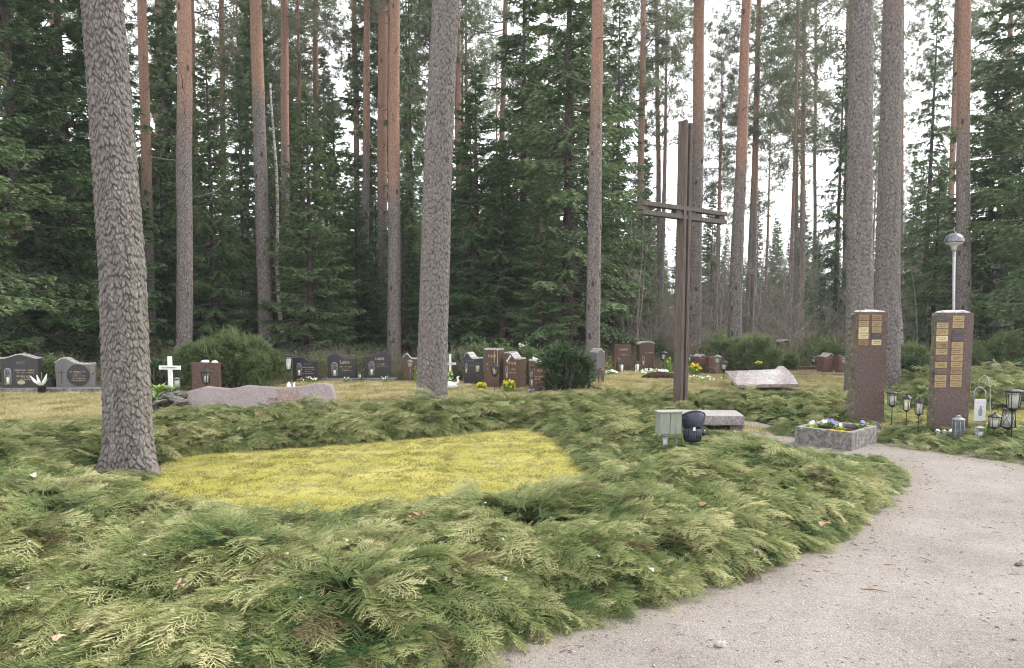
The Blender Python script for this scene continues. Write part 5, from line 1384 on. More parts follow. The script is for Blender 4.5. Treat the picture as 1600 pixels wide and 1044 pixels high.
long_slab('long low pink granite slab with a wavy top between the thick trunk and the middle trunk', 293, 526,
          [(292, 612), (318, 605), (335, 607), (357, 609), (382, 603.5), (400, 605), (430, 607), (455, 606), (470, 604), (487, 600.5), (505, 599.5), (517, 603), (524, 625)], 640, 12.6, 'pink_granite', .3, .2, patch=(432, 468))
o = flowers('small dried tuft with dark leaves at the right end of the long pink slab', 530, 612, 12.7, 12, 'brown_leaf', 5, 'under_dark' if 'under_dark' in M else 'brown_leaf', cat='plant', daffodil=False, name='dry_plant')
t = white_bits = thing('figurine', 'small white figurine peeping over the long pink slab', 'figurine', GX(452, 14.0), 0)
b = MB(); b.lathe([(.045, 0), (.05, .08), (.03, .2), (.042, .27), (.03, .33), (.001, .37)], 9); b.build('body', M['white_paint'], t)
b = MB(); b.tube([(.03, 0, .22), (.09, 0, .34), (.10, 0, .12)], [.02, .03, .01], 6); b.build('wing', M['white_paint'], t)
lantern('tall black lantern on a post right of the round dwarf pine bush', 452.5, 554, 578, 14.6, 16, sides=4, taper=.8, roof='flat', cf=(.55, .8))
# black arched stones with names
gravestone('black gravestone with grey letters right of the tall post lantern', 459, 497, 558, 18.0, 'step_left', 'black_granite', 0, .14, edge='black_granite', niche=(.27, .28, .76, .17), lines=((.40, .86, .60, .06), (.38, .90, .52, .05), (.5, .78, .43, .05), (.36, .9, .35, .05)), name=('KALLI', .62, .70, .12, 'grey_letters'), lcol='gold')
def thin_cross(t, w, h, yf):
    b = MB(); cx = .12 * w; b.box((cx, yf, h * .38), (.009, .004, h * .34)); b.box((cx, yf - .0005, h * .47), (w * .17, .004, .009)); b.build('engraved_cross', M['copper'], t)
gravestone('black arched gravestone with a gothic gold name and a thin red cross', 513, 557, 553.5, 18.3, 'hump_left', 'black_granite', .05, .15, edge='black_granite', niche=(.25, .20, .70, .19), name=('Laine', .62, .66, .17, 'gold', .95), lines=((.42, .86, .54, .05), (.52, .76, .46, .04), (.5, .82, .40, .04)), extra=thin_cross)
gravestone('black gravestone with a name in gold capitals, right of the gothic lettered one', 570.5, 611, 549.5, 18.4, 'hump_right', 'black_granite', 0, .15, edge='black_granite', niche=(.28, .20, .66, .2), name=('LAINE', .60, .72, .12, 'gold', .95), lines=((.5, .82, .58, .055), (.45, .92, .51, .035)))
b = MB(); g = GX(562, 18.2); b.box((0, 0, .04), (1.75, .4, .08)); o = b.build('stone_kerb', M['concrete'], None, bevel=.01, loc=(g.x, g.y, 0)); tag(o, 'low stone kerb under the two black gravestones with gold names', 'kerb')
lantern('clear glass lantern between the two black gravestones with gold names', 562, 580, 592, 18.0, 11, kind_='stand', sides=4, taper=1, roof='flat', foot=.08, group='grave lanterns')
flowers('pale yellow daffodils in front of the gravestone with the gothic gold name', 542, 588, 17.6, 11, 'white_petal', 5)
flowers('pale yellow daffodils in front of the gravestone with gold capitals', 601, 585, 17.6, 12, 'white_petal', 6)
flowers('low pink and white flowers before the black stone beside the post lantern', 484, 588, 17.6, 24, 'white_petal', 12, daffodil=False)
flowers('low pink flowers left of the white ones before the black stone with a niche', 470, 590, 17.6, 14, 'pinkp', 5, daffodil=False)
gravestone('small dark gravestone half hidden by the middle pine trunk', 630, 653, 553.5, 18.3, 'hump_left', 'brown_granite', .1, .14, edge='stone_edge')
lantern('lantern with a pale shade before the small dark stone left of the middle trunk', 641, 562, 574, 17.9, 11, metal='grey_metal', cf=(.5, .8))
flowers('yellow daffodils peeking out left of the middle pine trunk', 650, 570, 17.6, 8, 'yellow', 8)
white_cross('white grave cross right of the middle pine trunk', 694, 713, 553.5, 590, 17.2, 568.5, .25)
flowers('yellow and white bouquet at the foot of the white cross by the middle trunk', 702, 575, 16.8, 10, 'yellow', 10)
flowers('white flowers below the yellow bouquet at the white cross by the middle trunk', 703, 582, 16.7, 12, 'white_petal', 12, daffodil=False)
t = thing('swan_planter', 'white swan shaped planter at the foot of the white cross by the middle trunk', 'planter', GX(703, 16.2), 0)
b = MB(); b.blob((0, 0, .09), (.17, .1, .09), 2, amp=.1, n=12); b.build('body', M['white_paint'], t)
b = MB(); b.tube([(.12, 0, .1), (.18, 0, .18), (.16, 0, .27), (.2, 0, .29)], [.04, .03, .025, .012], 7); b.build('neck', M['white_paint'], t)

# the four turned stones
YW = .55
gravestone('dark grey gravestone with silver letters and curved pale top, left of four turned stones', 725, 755, 552, 17.4, 'hump_left', 'black_granite', -.4, .3, lines=((.2, .8, .78, .06), (.45, .8, .62, .05)), niche=(.2, .38, .68, .13), lcol='grey_letters', edge='stone_edge')
gravestone('tall brown gravestone with gold rim lines, second of four turned stones', 757, 787, 545, 16.6, 'flat', 'brown_granite', -.35, .26, lines=((.3, .8, .82, .08), (.12, .25, .62, .05), (.12, .22, .5, .05)), extra=lambda t, w, h, yf: [MB().box((w * .18, yf, h * .72), (.01, .004, h * .5)).build('gold_line', M['gold'], t), MB().box((w * .38, yf, h * .72), (.01, .004, h * .5)).build('gold_line', M['gold'], t)])
gravestone('brown gravestone with a pointed niche and three pale flowers, third of four turned stones', 788, 822, 551, 16.5, 'step_left', 'brown_granite', -.45, .34, lines=((.25, .8, .72, .1), (.45, .8, .55, .05), (.35, .85, .46, .05)), niche=(.18, .30, .62, .11), edge='stone_edge',
           extra=lambda t, w, h, yf: [MB().blob((-w * .30 + w * .1 * k, yf, h * (.78 + .06 * k)), (.02, .012, .03), k, n=7).build('petal', M['white_petal'], t) for k in range(3)])
gravestone('reddish gravestone carrying two white birds, rightmost of four turned stones', 826, 860, 562, 15.75, 'slope', 'red_granite', -.4, .32, lines=((.35, .85, .68, .09), (.4, .85, .5, .05), (.4, .8, .42, .05), (.4, .85, .34, .05), (.45, .8, .26, .05)), niche=(.2, .22, .62, .14))
GB = 'white bird ornaments on the gravestones'
bird('white bird ornament on the left of the reddish gravestone', 836, 555, 564, 15.6, yaw=.4, group=GB)
bird('white bird ornament on the right of the reddish gravestone', 847.5, 558, 567.5, 15.6, yaw=.4, group=GB)
bird('white dove ornament above and behind the third turned stone', 815, 534, 543.5, 17.8, yaw=.1, group=GB)
t = thing('bird_table', 'dark stand carrying the white dove behind the turned stones', 'stand', GX(815, 17.8), 0); zz = zat(815, 543.5, 17.8)
b = MB(); b.box((0, 0, zz - .02), (.36, .2, .03)); b.build('plate', M['black_metal'], t); b = MB(); b.tube([(0, 0, 0), (0, 0, zz - .03)], .02, 6); b.build('post', M['black_metal'], t)
lantern('square lantern hanging before the dark grey stone with silver letters', 746, 567, 582, 16.9, 11, sides=4, taper=.95, roof='flat', cf=(.5, .8))
lantern('six sided black pole lantern before the tall brown stone with gold lines', 773, 568, 586, 15.6, 18, taper=.55, roof='cone', flared=1.25)
flowers('yellow flower clump left of the six sided lantern before the turned stones', 752, 597, 16.0, 18, 'yellow', 30)
flowers('larger yellow flower clump before the third turned stone', 795, 593, 15.6, 22, 'yellow', 44)
flowers('small violet flowers at the foot of the reddish gravestone', 829, 606, 15.2, 12, 'violet', 10, daffodil=False)
flowers('small orange yellow flowers below the left yellow clump before the turned stones', 750, 606, 15.5, 12, 'yellow', 10)

# dense bushes
def bush(label, x0, x1, yt, Y, kind_, n=420, cat='bush', group=None, depth=.8, seed=1, shoots=True):
    base = GX((x0 + x1) / 2, Y); w = (x1 - x0) / F * Y; h = zat((x0 + x1) / 2, yt, Y); t = thing('bush' if kind_ != 'pine' else 'dwarf_pine_bush', label, cat, base, 0, group)
    r = np.random.RandomState(seed + abs(int(x0))); S = Soup(); B = Soup()
    nlb = 17; lob = r.uniform(-.40, .40, (nlb, 2)) * w; lh = h * (.45 + .55 * (1 - (2 * np.abs(lob[:, 0]) / w) ** 1.8) * r.uniform(.6, 1.0, nlb)); lh[0] = h; lob[0] *= .3; lr = r.uniform(.10, .19, nlb) * w
    k = r.randint(0, nlb, n); d = unit(r.normal(0, 1, (n, 3))); d[:, 2] = np.abs(d[:, 2]) * 1.1 - .25
    rad = lr[k] * r.uniform(.45, 1.05, n) ** .5
    C = np.stack([lob[k, 0] + d[:, 0] * rad, (lob[k, 1] + d[:, 1] * rad) * depth, lh[k] - lr[k] + d[:, 2] * rad * 1.0], 1)
    low = r.uniform(0, 1, n) < .55; C[:, 2] = np.where(low, C[:, 2] * r.uniform(.15, 1, n), C[:, 2])
    C[:, 2] = np.where(C[:, 2] < .06 * h, r.uniform(.06, .5, n) * h, C[:, 2])
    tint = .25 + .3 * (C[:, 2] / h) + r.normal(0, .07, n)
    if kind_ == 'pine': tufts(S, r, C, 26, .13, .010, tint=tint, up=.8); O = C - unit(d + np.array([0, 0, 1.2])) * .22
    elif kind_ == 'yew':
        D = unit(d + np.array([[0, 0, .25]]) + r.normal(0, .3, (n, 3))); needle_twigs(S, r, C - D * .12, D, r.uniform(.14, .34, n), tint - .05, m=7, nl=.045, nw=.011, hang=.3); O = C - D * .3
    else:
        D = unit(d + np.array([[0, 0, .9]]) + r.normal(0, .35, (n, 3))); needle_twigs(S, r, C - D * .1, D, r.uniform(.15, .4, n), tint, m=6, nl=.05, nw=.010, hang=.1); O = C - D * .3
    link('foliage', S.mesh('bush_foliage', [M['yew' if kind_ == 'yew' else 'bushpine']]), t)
    r0_ = np.zeros((n, 3)); r0_[:, 0] = lob[k, 0] * .3; r0_[:, 1] = lob[k, 1] * .3
    sel = r.choice(n, min(90, n), replace=False); B.stick(r0_[sel], O[sel], .014, .005, 0, .5)
    link('stems', B.mesh('bush_stems', [M['twig']]), t); return t
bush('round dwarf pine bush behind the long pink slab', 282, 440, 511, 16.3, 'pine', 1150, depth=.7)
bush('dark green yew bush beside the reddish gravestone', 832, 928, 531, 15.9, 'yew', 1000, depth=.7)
bush('low spreading conifer behind the four turned stones, yellow green', 690, 840, 528, 19.6, 'jun', 420, seed=3, depth=.5)
bush('yellow green branch tips just left of the yew bush', 805, 850, 536, 17.6, 'jun', 170, seed=5)
bush('dark green dwarf pine left of the flat polished slab', 1096, 1160, 520, 21.5, 'pine', 420, seed=6)
bush('fresh green dwarf pine above the flat polished slab', 1135, 1216, 522, 21.0, 'pine', 600, seed=7)
bush('pale green dwarf pine right of the narrow dark stone', 1238, 1332, 524, 22.5, 'jun', 430, seed=8)
bush('dwarf pine behind the thick trunk between the pillars', 1392, 1450, 536, 18.5, 'pine', 380, seed=9)
bush('dwarf pine with crooked stems behind the right pillar', 1505, 1605, 518, 19.0, 'pine', 620, seed=10)
bush('bushy dwarf pine at the right edge, above pale stones', 1560, 1660, 505, 20.5, 'pine', 450, seed=11)
bush('low green shrub between the two left gravestones', 58, 100, 562, 17.6, 'jun', 200, seed=12)
bush('low green shrub behind the leftmost gravestone', -30, 30, 560, 18.0, 'jun', 200, seed=13)
bush('green shrub beside the white cross over the stone heap', 222, 262, 560, 16.0, 'yew', 200, seed=14)
bush('low pale shrub between the black stones with niches', 494, 518, 560, 19.8, 'jun', 150, seed=15)
bush('green shrub behind the gravestone with gold capitals', 545, 585, 560, 20.3, 'yew', 170, seed=16)
bush('low conifer behind the brown stones left of the cross', 975, 1050, 530, 24, 'yew', 260, seed=17)
bush('thin evergreen shrub behind the white cross by the middle trunk', 706, 728, 550, 19, 'yew', 120, seed=18)
bush('lime green shrub left of the small lantern far right of the cross', 1222, 1246, 553, 21.5, 'jun', 120, seed=19)
bush('conifer shrub behind the lanterns on long poles', 1038, 1075, 540, 24, 'jun', 160, seed=20)
bush('low conifer at the foot of the stones between the pillars', 1400, 1446, 556, 17.8, 'yew', 160, seed=21)

# right of the yew bush
gravestone('rough grey stone partly behind the yew bush', 921, 944, 545, 18.6, 'hump_mid', 'grey_granite', .5, .3)
lantern('brown metal lantern standing on the dry grass right of the yew bush', 938.5, 573, 597, 17.6, 13, kind_='stand', sides=6, taper=.85, roof='bell', metal='copper', candle=None, cf=(.4, .5))
gravestone('upright brown gravestone with a gold name, left one of two by the brown pine', 957, 985, 538, 21.3, 'flat', 'brown_granite', .15, .16, name=('SAINIO', .58, .78, .1), lines=((.4, .8, .62, .05),), capped=False)
gravestone('taller brown gravestone with rounded shoulders nearest left of the cross', 994, 1022, 534, 21.8, 'dome', 'brown_granite', .3, .2, lines=((.4, .9, .62, .05),), niche=(.25, .2, .5, .12))
lantern('lantern with a white candle in front of the brown stone with a gold name', 971, 563, 582, 20.7, 9, kind_='stand', sides=4, taper=1, roof='flat', cf=(.55, .8), foot=.0)
lantern('second white candle lantern, before the brown stone with rounded shoulders', 995.5, 564, 582, 20.9, 9, kind_='stand', sides=4, taper=1, roof='flat', cf=(.6, .85))
t = thing('figurine', 'small reddish figure beside the candle lantern before the gold name stone', 'figurine', GX(966, 20.9), 0)
b = MB(); b.lathe([(.05, 0), (.06, .2), (.035, .3), (.05, .36), (.001, .42)], 8); b.build('body', M['copper'], t)
flowers('yellow daffodils at the left foot of the brown stone with a gold name', 950, 566, 20.5, 10, 'yellow', 12)
flowers('white flower cushion on the dry grass before the gold name stone', 955, 578, 20.0, 22, 'white_petal', 40, daffodil=False)
flowers('bed of white and green spring flowers left of the cross post', 1020, 576, 20.0, 60, 'white_petal', 60, 'lime_leaf', daffodil=False, cat='flower bed')
b = MB(); b.blob((0, 0, 0), (.55, .3, .14), 5, amp=.5, n=14); g = GX(1030, 19.0); o = b.build('soil_mound', M['soil'], None, loc=(g.x, g.y, 0.02)); tag(o, 'small mound of dark soil on the lawn left of the cross post', 'soil mound')
lantern('black pole lantern close to the left side of the cross post', 1036.5, 548, 562, 20.6, 12, cf=(.5, .7))
flowers('single yellow daffodil bunch touching the left side of the cross post', 1046, 556, 20.4, 8, 'yellow', 6)
lantern('black pole lantern peeping out right of the cross post', 1077, 553, 565, 20.8, 8, cf=(.5, .7))
flowers('tall yellow daffodils right of the cross post', 1085, 567, 19.8, 24, 'yellow', 34)
gravestone('small brown gravestone right behind the daffodils', 1083, 1101, 554, 20.8, 'hump_mid', 'red_granite', .4, .3, lines=((.3, .8, .8, .06),))
gravestone('low brown gravestone behind the two lanterns on long poles', 1103, 1128, 557, 20.6, 'flat', 'red_granite', .2, .2, capped=False, lines=((.3, .8, .8, .06), (.3, .8, .7, .05)))
lantern('pole lantern with a pale roof, left of the pair beside the polished slab', 1120, 554, 567, 19.4, 14, metal='grey_metal', cf=(.5, .7))
lantern('pole lantern with a dark roof, right of the pair beside the polished slab', 1130.5, 562.5, 578, 18.4, 15, cf=(.5, .7))
lantern('third small lantern behind the pair beside the polished slab', 1107.5, 544, 556, 22.5, 9, metal='grey_metal', cf=(.5, .7))
flowers('band of low green leaves with yellow flowers left of the polished slab', 1100, 587, 18.0, 64, 'white_petal', 16, 'lime_leaf', daffodil=False, cat='flower bed')
# flat polished slab, tilted towards the sky
t = thing('polished_slab', 'flat polished pink slab reflecting the white sky, right of the cross', 'stone slab', GX(1190, 16.4), 0)
def lift(px, py, z): q = G(px, py, z); return q
c0 = Vector(t.location)
lift = lambda px, py, Y: P(px, py, Y)
A1, A2, A3, A4 = lift(1152, 601, 15.4), lift(1248, 600, 15.5), lift(1230, 577, 17.1), lift(1133, 579.5, 17.0)
topz = [A1, A2, lift(1239, 586, 16.4), A3, lift(1224, 572, 17.3), lift(1216, 572, 17.35), lift(1211, 577, 17.1), lift(1185, 578.5, 17.05), lift(1160, 579, 17.0), A4]
b = MB(); vs = [p - c0 for p in topz]; dn = [p - Vector((0, -.03, .07)) for p in vs]; nn_ = len(vs)
b.add(vs + dn, [tuple(range(nn_)), tuple(reversed(range(nn_, 2 * nn_)))] + [(k, (k + 1) % nn_, nn_ + (k + 1) % nn_, nn_ + k) for k in range(nn_)]); b.build('slab', M['pink_gloss'], t, bevel=.006)
b = MB(); b.box((0, .35, .08), (1.05, .25, .16)); b.box((0, -.6, .03), (1.1, .2, .06)); b.build('support', M['concrete'], t)
flowers('tiny yellow ribbon of flowers on the rim of the polished slab', 1186, 574, 17.6, 14, 'yellow', 10, z=.42, base=(GX(1186, 17.9).x, 17.9, 0))
gravestone('narrow dark gravestone above the polished slab', 1213, 1233, 531, 24.0, 'dome', 'brown_granite', .35, .3, lines=((.3, .8, .86, .04), (.3, .8, .78, .04)), lcol='grey_letters')
b = MB(); g = GX(1270, 21.6); b.box((0, 0, .06), (3.2, .2, .12)); o = b.build('stone_kerb', M['brown_granite'], None, bevel=.01, loc=g); tag(o, 'long low dark kerb behind the polished slab', 'kerb')
b = MB()
for k in range(12): b.blob((k * .14 - .8, .02 * math.sin(k * 3), .03), (.13, .11, .07), k, amp=.6, n=8)
g = GX(1292, 19.8); o = b.build('leaf_heap', M['drybank'] if 'drybank' in M else M['brown_leaf'], None, loc=g); tag(o, 'row of dry brown clods along the lawn left of the left pillar', 'soil heap')
lantern('black lantern left of the small red stone, left of the left pillar', 1270, 556, 567, 21.2, 12, sides=4, cf=(.5, .7))
gravestone('small red gravestone with a pale sloping top, left of the left pillar', 1278, 1299, 552, 20.8, 'hump_right', 'red_granite', .3, .3, lines=((.2, .8, .78, .05),))
gravestone('low reddish gravestone touching the left pillar in view', 1305, 1322, 556, 20.6, 'flat', 'red_granite', .2, .2, capped=False, lines=((.2, .8, .7, .05),))
lantern('small grey lantern before the low reddish stone by the left pillar', 1317, 558, 568, 20.2, 8, sides=4, metal='grey_metal', cf=(.5, .7))
# between and right of the pillars, in the distance
gravestone('little brown gravestone between the two pillars', 1404, 1422, 538, 22, 'flat', 'red_granite', 0, .2, capped=False)
white_cross('tiny white cross between the two pillars', 1424, 1436, 544, 556, 20, 551.5)
t = thing('white_boulder', 'white stone with a dark frame at the right edge behind the junipers', 'stone', GX(1567, 18.8), 0)
b = MB(); b.blob((0, 0, .30), (.22, .16, .24), 4, amp=.5, n=10); b.build('stone', M['stone_edge'], t)
gravestone('flat pale gravestone with a dark face at the right edge', 1573, 1592, 567, 19, 'flat', 'grey_granite', -.2, .3)
b = MB(); g = GX(1556, 18.6); b.box((0, 0, .2), (.34, .2, .4)); o = b.build('low_block', M['stone_edge'], None, bevel=.03, loc=g); tag(o, 'low pale block left of the white stone at the right edge', 'stone')
flowers('little yellow flower above the white stone at the right edge', 1561, 558, 19.3, 5, 'yellow', 4)
gravestone('half seen pale gravestone at the far right edge', 1590, 1615, 560, 18.6, 'dome', 'grey_granite', 0, .2)

# ---------------------------------------------------------------- the tall wooden cross
CY = 12.2; cb = GX(1062.5, CY); TH = R_(39.5)
t = thing('wooden_cross', 'tall weathered wooden cross of paired planks beside the path', 'cross', cb, TH)
ct = P(1072, 190, CY); hC = ct.z; zb1 = zat(1068, 333.5, CY)
bw, bd, gap = .064, .148, .052
for s in (-1, 1):
    b = MB(); x = s * (bw / 2 + gap / 2); b.box((x, 0, hC / 2 - (0 if s < 0 else .012)), (bw, bd, hC - (0 if s < 0 else .024))); b.build('post_plank', M['cross_wood'], t, bevel=.005)
b = MB()
for z in (.5, 1.5, 2.4, 3.9): b.box((0, .02, z), (gap - .002, bd * .55, .09))
b.build('spacer', M['bar_wood'], t)
for k, s in enumerate((1, -1)):
    b = MB(); b.box((0, -.012 if k == 0 else -.002, zb1 + s * .066), (2.06, bd * .86, .066)); b.build('crossbar_plank', M['bar_wood'], t, bevel=.005)
b = MB()
for x in (-.98, -.18, .18, .92): b.box((x, 0, zb1), (.14, bd * .7, .058))
b.build('spacer', M['bar_wood'], t)
b = MB()
for x, z in ((-.066, 1.0), (.066, 1.9), (-.066, 2.6), (.066, hC - .4)): b.lathe([(.009, 0), (.007, .006)], 6, (x, -bd / 2, z), M=Matrix.Rotation(R_(90), 3, 'X'))
b.build('bolt', M['grey_metal'], t)

# stone bench slab
t = thing('stone_bench', 'flat grey stone slab on low feet between the cross and the path', 'stone bench', (0, 0, 0), 0)
q = G(1128, 661, .12); t.location = (q.x, q.y, 0); t.rotation_euler = (0, 0, -.10)
b = MB(); b.box((-.14, .12, .18), (.80, .62, .13)); o = b.build('seat', M['slab'], t, bevel=.012)
b = MB(); b.box((.18, .1, .058), (.18, .4, .115)); b.build('foot', M['concrete'], t); b = MB(); b.box((-.32, .1, .058), (.18, .4, .115)); b.build('foot', M['concrete'], t)

# wooden box on a pipe
BY = 8.7; p = GX(1043, BY); zt, zb = zat(1045, 643, BY), zat(1045, 678, BY)
t = thing('electric_box', 'small pale wooden box on a grey pipe in front of the cross', 'electric box', p, .12)
b = MB(); w = .27; b.box((-.064, 0, (zt + zb) / 2), (.118, .16, zt - zb - .012)); b.box((.066, 0, (zt + zb) / 2), (.132, .16, zt - zb - .012)); b.build('board', M['pale_wood'], t, bevel=.003)
b = MB(); b.box((0, 0, zt + .002), (w + .012, .185, .014)); b.build('lid', M['pale_wood'], t, bevel=.002)
b = MB(); b.box((.078, -.082, zb + .035), (.032, .008, .04)); b.build('socket_flap', M['grey_paint'], t)
b = MB(); b.tube([(-.03, 0, 0), (-.03, 0, zb)], .028, 12); b.lathe([(.045, zb - .03), (.045, zb)], 12, (-.03, 0, 0)); b.build('pipe', M['light_metal'], t)
b = MB(); b.tube([(.105, .0, zb), (.10, 0, zb - .1), (.07, 0, .02)], .006, 6); b.build('cable', M['grey_paint'], t)
# flood light aimed up at the cross
t = thing('flood_light', 'black round flood light with a ribbed back, aimed up at the cross', 'flood light', GX(1084, 8.85), .0)
c = P(1084, 665, 8.85) - t.location
ax = Vector((-.12, .62, .78)).normalized(); Mr = ax.to_track_quat('Z', 'Y').to_matrix()
b = MB(); b.lathe([(.065, -.06), (.10, -.02), (.142, .05), (.152, .085), (.152, .115), (.138, .115), (.134, .10)], 32, c, M=Mr, caps=False); b.tube([c + Mr @ Vector((.153 * math.cos(a), .153 * math.sin(a), .10)) for a in [2 * math.pi * k / 36 for k in range(37)]], .011, 6, caps=False); b.build('shade', M['plastic'], t)
b = MB(); b.lathe([(.001, .09), (.136, .092)], 32, c, M=Mr, caps=False); b.build('lens', M['lens'], t)
c2 = P(1082, 680, 8.85) - t.location; ax2 = Vector((.03, .25, .95)).normalized(); Mb = ax2.to_track_quat('Z', 'Y').to_matrix()
b = MB(); b.lathe([(.001, -.075), (.088, -.075), (.094, -.06), (.102, .05), (.095, .07), (.001, .08)], 28, c2, M=Mb); hb = b.build('housing', M['plastic'], t)
b = MB()
for k in range(22):
    a = 2 * math.pi * k / 22; d0 = Mb @ Vector((math.cos(a) * .093, math.sin(a) * .093, -.06)); d1 = Mb @ Vector((math.cos(a) * .107, math.sin(a) * .107, .045)); b.tube([c2 + d0, c2 + d1], .007, 5)
b.build('rib', M['plastic'], hb)
b = MB(); b.blob(c2 + Vector((.125, .0, .03)), (.035, .04, .04), 2, amp=.02, n=10); b.build('knob', M['plastic'], t)
b = MB(); b.box(c2 + Vector((-.005, -.105, .085)), (.026, .008, .04)); b.build('latch', M['white_paint'], t)
b = MB(); b.tube([(c2.x, c2.y + .03, 0), c2 + Vector((0, .05, -.02))], .02, 8); b.build('stem', M['plastic'], t)

# planter of old concrete
Fp, Lp, Rp = G(1330, 708), G(1241, 696), G(1370, 695); Fp.z = Lp.z = Rp.z = 0
Bp = Lp + Rp - Fp; hP = .235
t = thing('concrete_planter', 'square old concrete planter with pansies in front of the left pillar', 'planter', Fp, 0)
O = [Vector(v) - Fp for v in (Fp, Rp, Bp, Lp)]; cen = sum(O, Vector()) / 4
I = [cen + (v - cen) * .80 for v in O]
b = MB(); n4 = range(4); vs = [v for v in O] + [v + Vector((0, 0, hP)) for v in O] + [v + Vector((0, 0, hP)) for v in I] + [v + Vector((0, 0, hP - .06)) for v in I]
fs = [(3, 2, 1, 0)]
for k in n4:
    k2 = (k + 1) % 4; fs += [(k, k2, 4 + k2, 4 + k), (4 + k, 4 + k2, 8 + k2, 8 + k), (8 + k, 8 + k2, 12 + k2, 12 + k)]
b.add(vs, fs); b.build('trough', M['concrete'], t, bevel=.012)
b = MB(); b.add([v + Vector((0, 0, hP - .035)) for v in [cen + (q - cen) * .79 for q in O]], [(0, 1, 2, 3)]); b.build('soil', M['soil'], t)
e1, e2 = (O[1] - O[0]).normalized(), (O[3] - O[0]).normalized()
b = MB()
for u, w_ in ((.03, .03), (.12, .03), (.22, .022)): b.blob(O[0] + e2 * u + (e1 + e2) * .035 + Vector((0, 0, hP + .001)), (.05, .03, .008), int(u * 50), amp=.6, n=8)
b.build('lichen_patch', M['lichen'], t)
for k, (u, v, col, lb) in enumerate(((.22, .80, 'white_petal', 'pansy with white flowers at the left corner of the planter'), (.42, .72, 'white_petal', 'pansy with pale flowers at the back left of the planter'), (.38, .45, 'violet', 'pansy with violet flowers in the middle of the planter'),
                                 (.22, .30, 'white_petal', 'pansy by the front rim of the planter, mostly leaves'), (.75, .2, 'violet', 'small pansy with a lilac flower at the right of the planter'), (.6, .66, 'violet', 'pansy with blue violet flowers at the back of the planter'))):
    q = Fp + O[1] * u + O[3] * v
    flowers(lb, 0, 0, 9, .11 * F / 9, col, 3 if k != 3 else 1, 'leaf', 'pansy', daffodil=False, z=hP - .035, base=(q.x, q.y), name='pansy', group='pansies in the concrete planter') if False else None
    r = random.Random(k); pt = thing('pansy', lb, 'pansy', (q.x, q.y, hP - .035), 0, 'pansies in the concrete planter'); b = MB()
    for i in range(36):
        a = r.uniform(0, 6.28); l = .065 * r.uniform(.5, 1.1); e = r.uniform(.3, 1.1); cc, ss = math.cos(a), math.sin(a); o0 = Vector((cc * .02 * r.random(), ss * .02 * r.random(), .0))
        b.add([o0, o0 + Vector((cc * l * .5 - ss * l * .28, ss * l * .5 + cc * l * .28, l * e * .8)), o0 + Vector((cc * l, ss * l, l * e)), o0 + Vector((cc * l * .5 + ss * l * .28, ss * l * .5 - cc * l * .28, l * e * .8))], [(0, 1, 2, 3)])
    b.build('leaves', M['lime_leaf' if k in (0, 3) else 'leaf'], pt)
    b = MB()
    for i in range(3 if k != 3 else 1):
        c0 = Vector((r.uniform(-.04, .04), r.uniform(-.04, .02), .07 + r.uniform(0, .025))); Mq = Vector((r.uniform(-.3, .3), -.8, .5)).normalized().to_track_quat('Z', 'Y').to_matrix()
        for m_ in range(5):
            an = m_ * 1.2566; d = Mq @ Vector((math.cos(an), math.sin(an), .05)); e = Mq @ Vector((-math.sin(an), math.cos(an), 0)); s0 = .022
            b.add([c0, c0 + d * s0 * .7 + e * s0 * .5, c0 + d * s0, c0 + d * s0 * .7 - e * s0 * .5], [(0, 1, 2, 3)])
    b.build('blossoms', M[col], pt)
rosette(1305, 9.9, .05, .07, 'small grey metal leaf ornament at the foot of the left pillar') if False else None

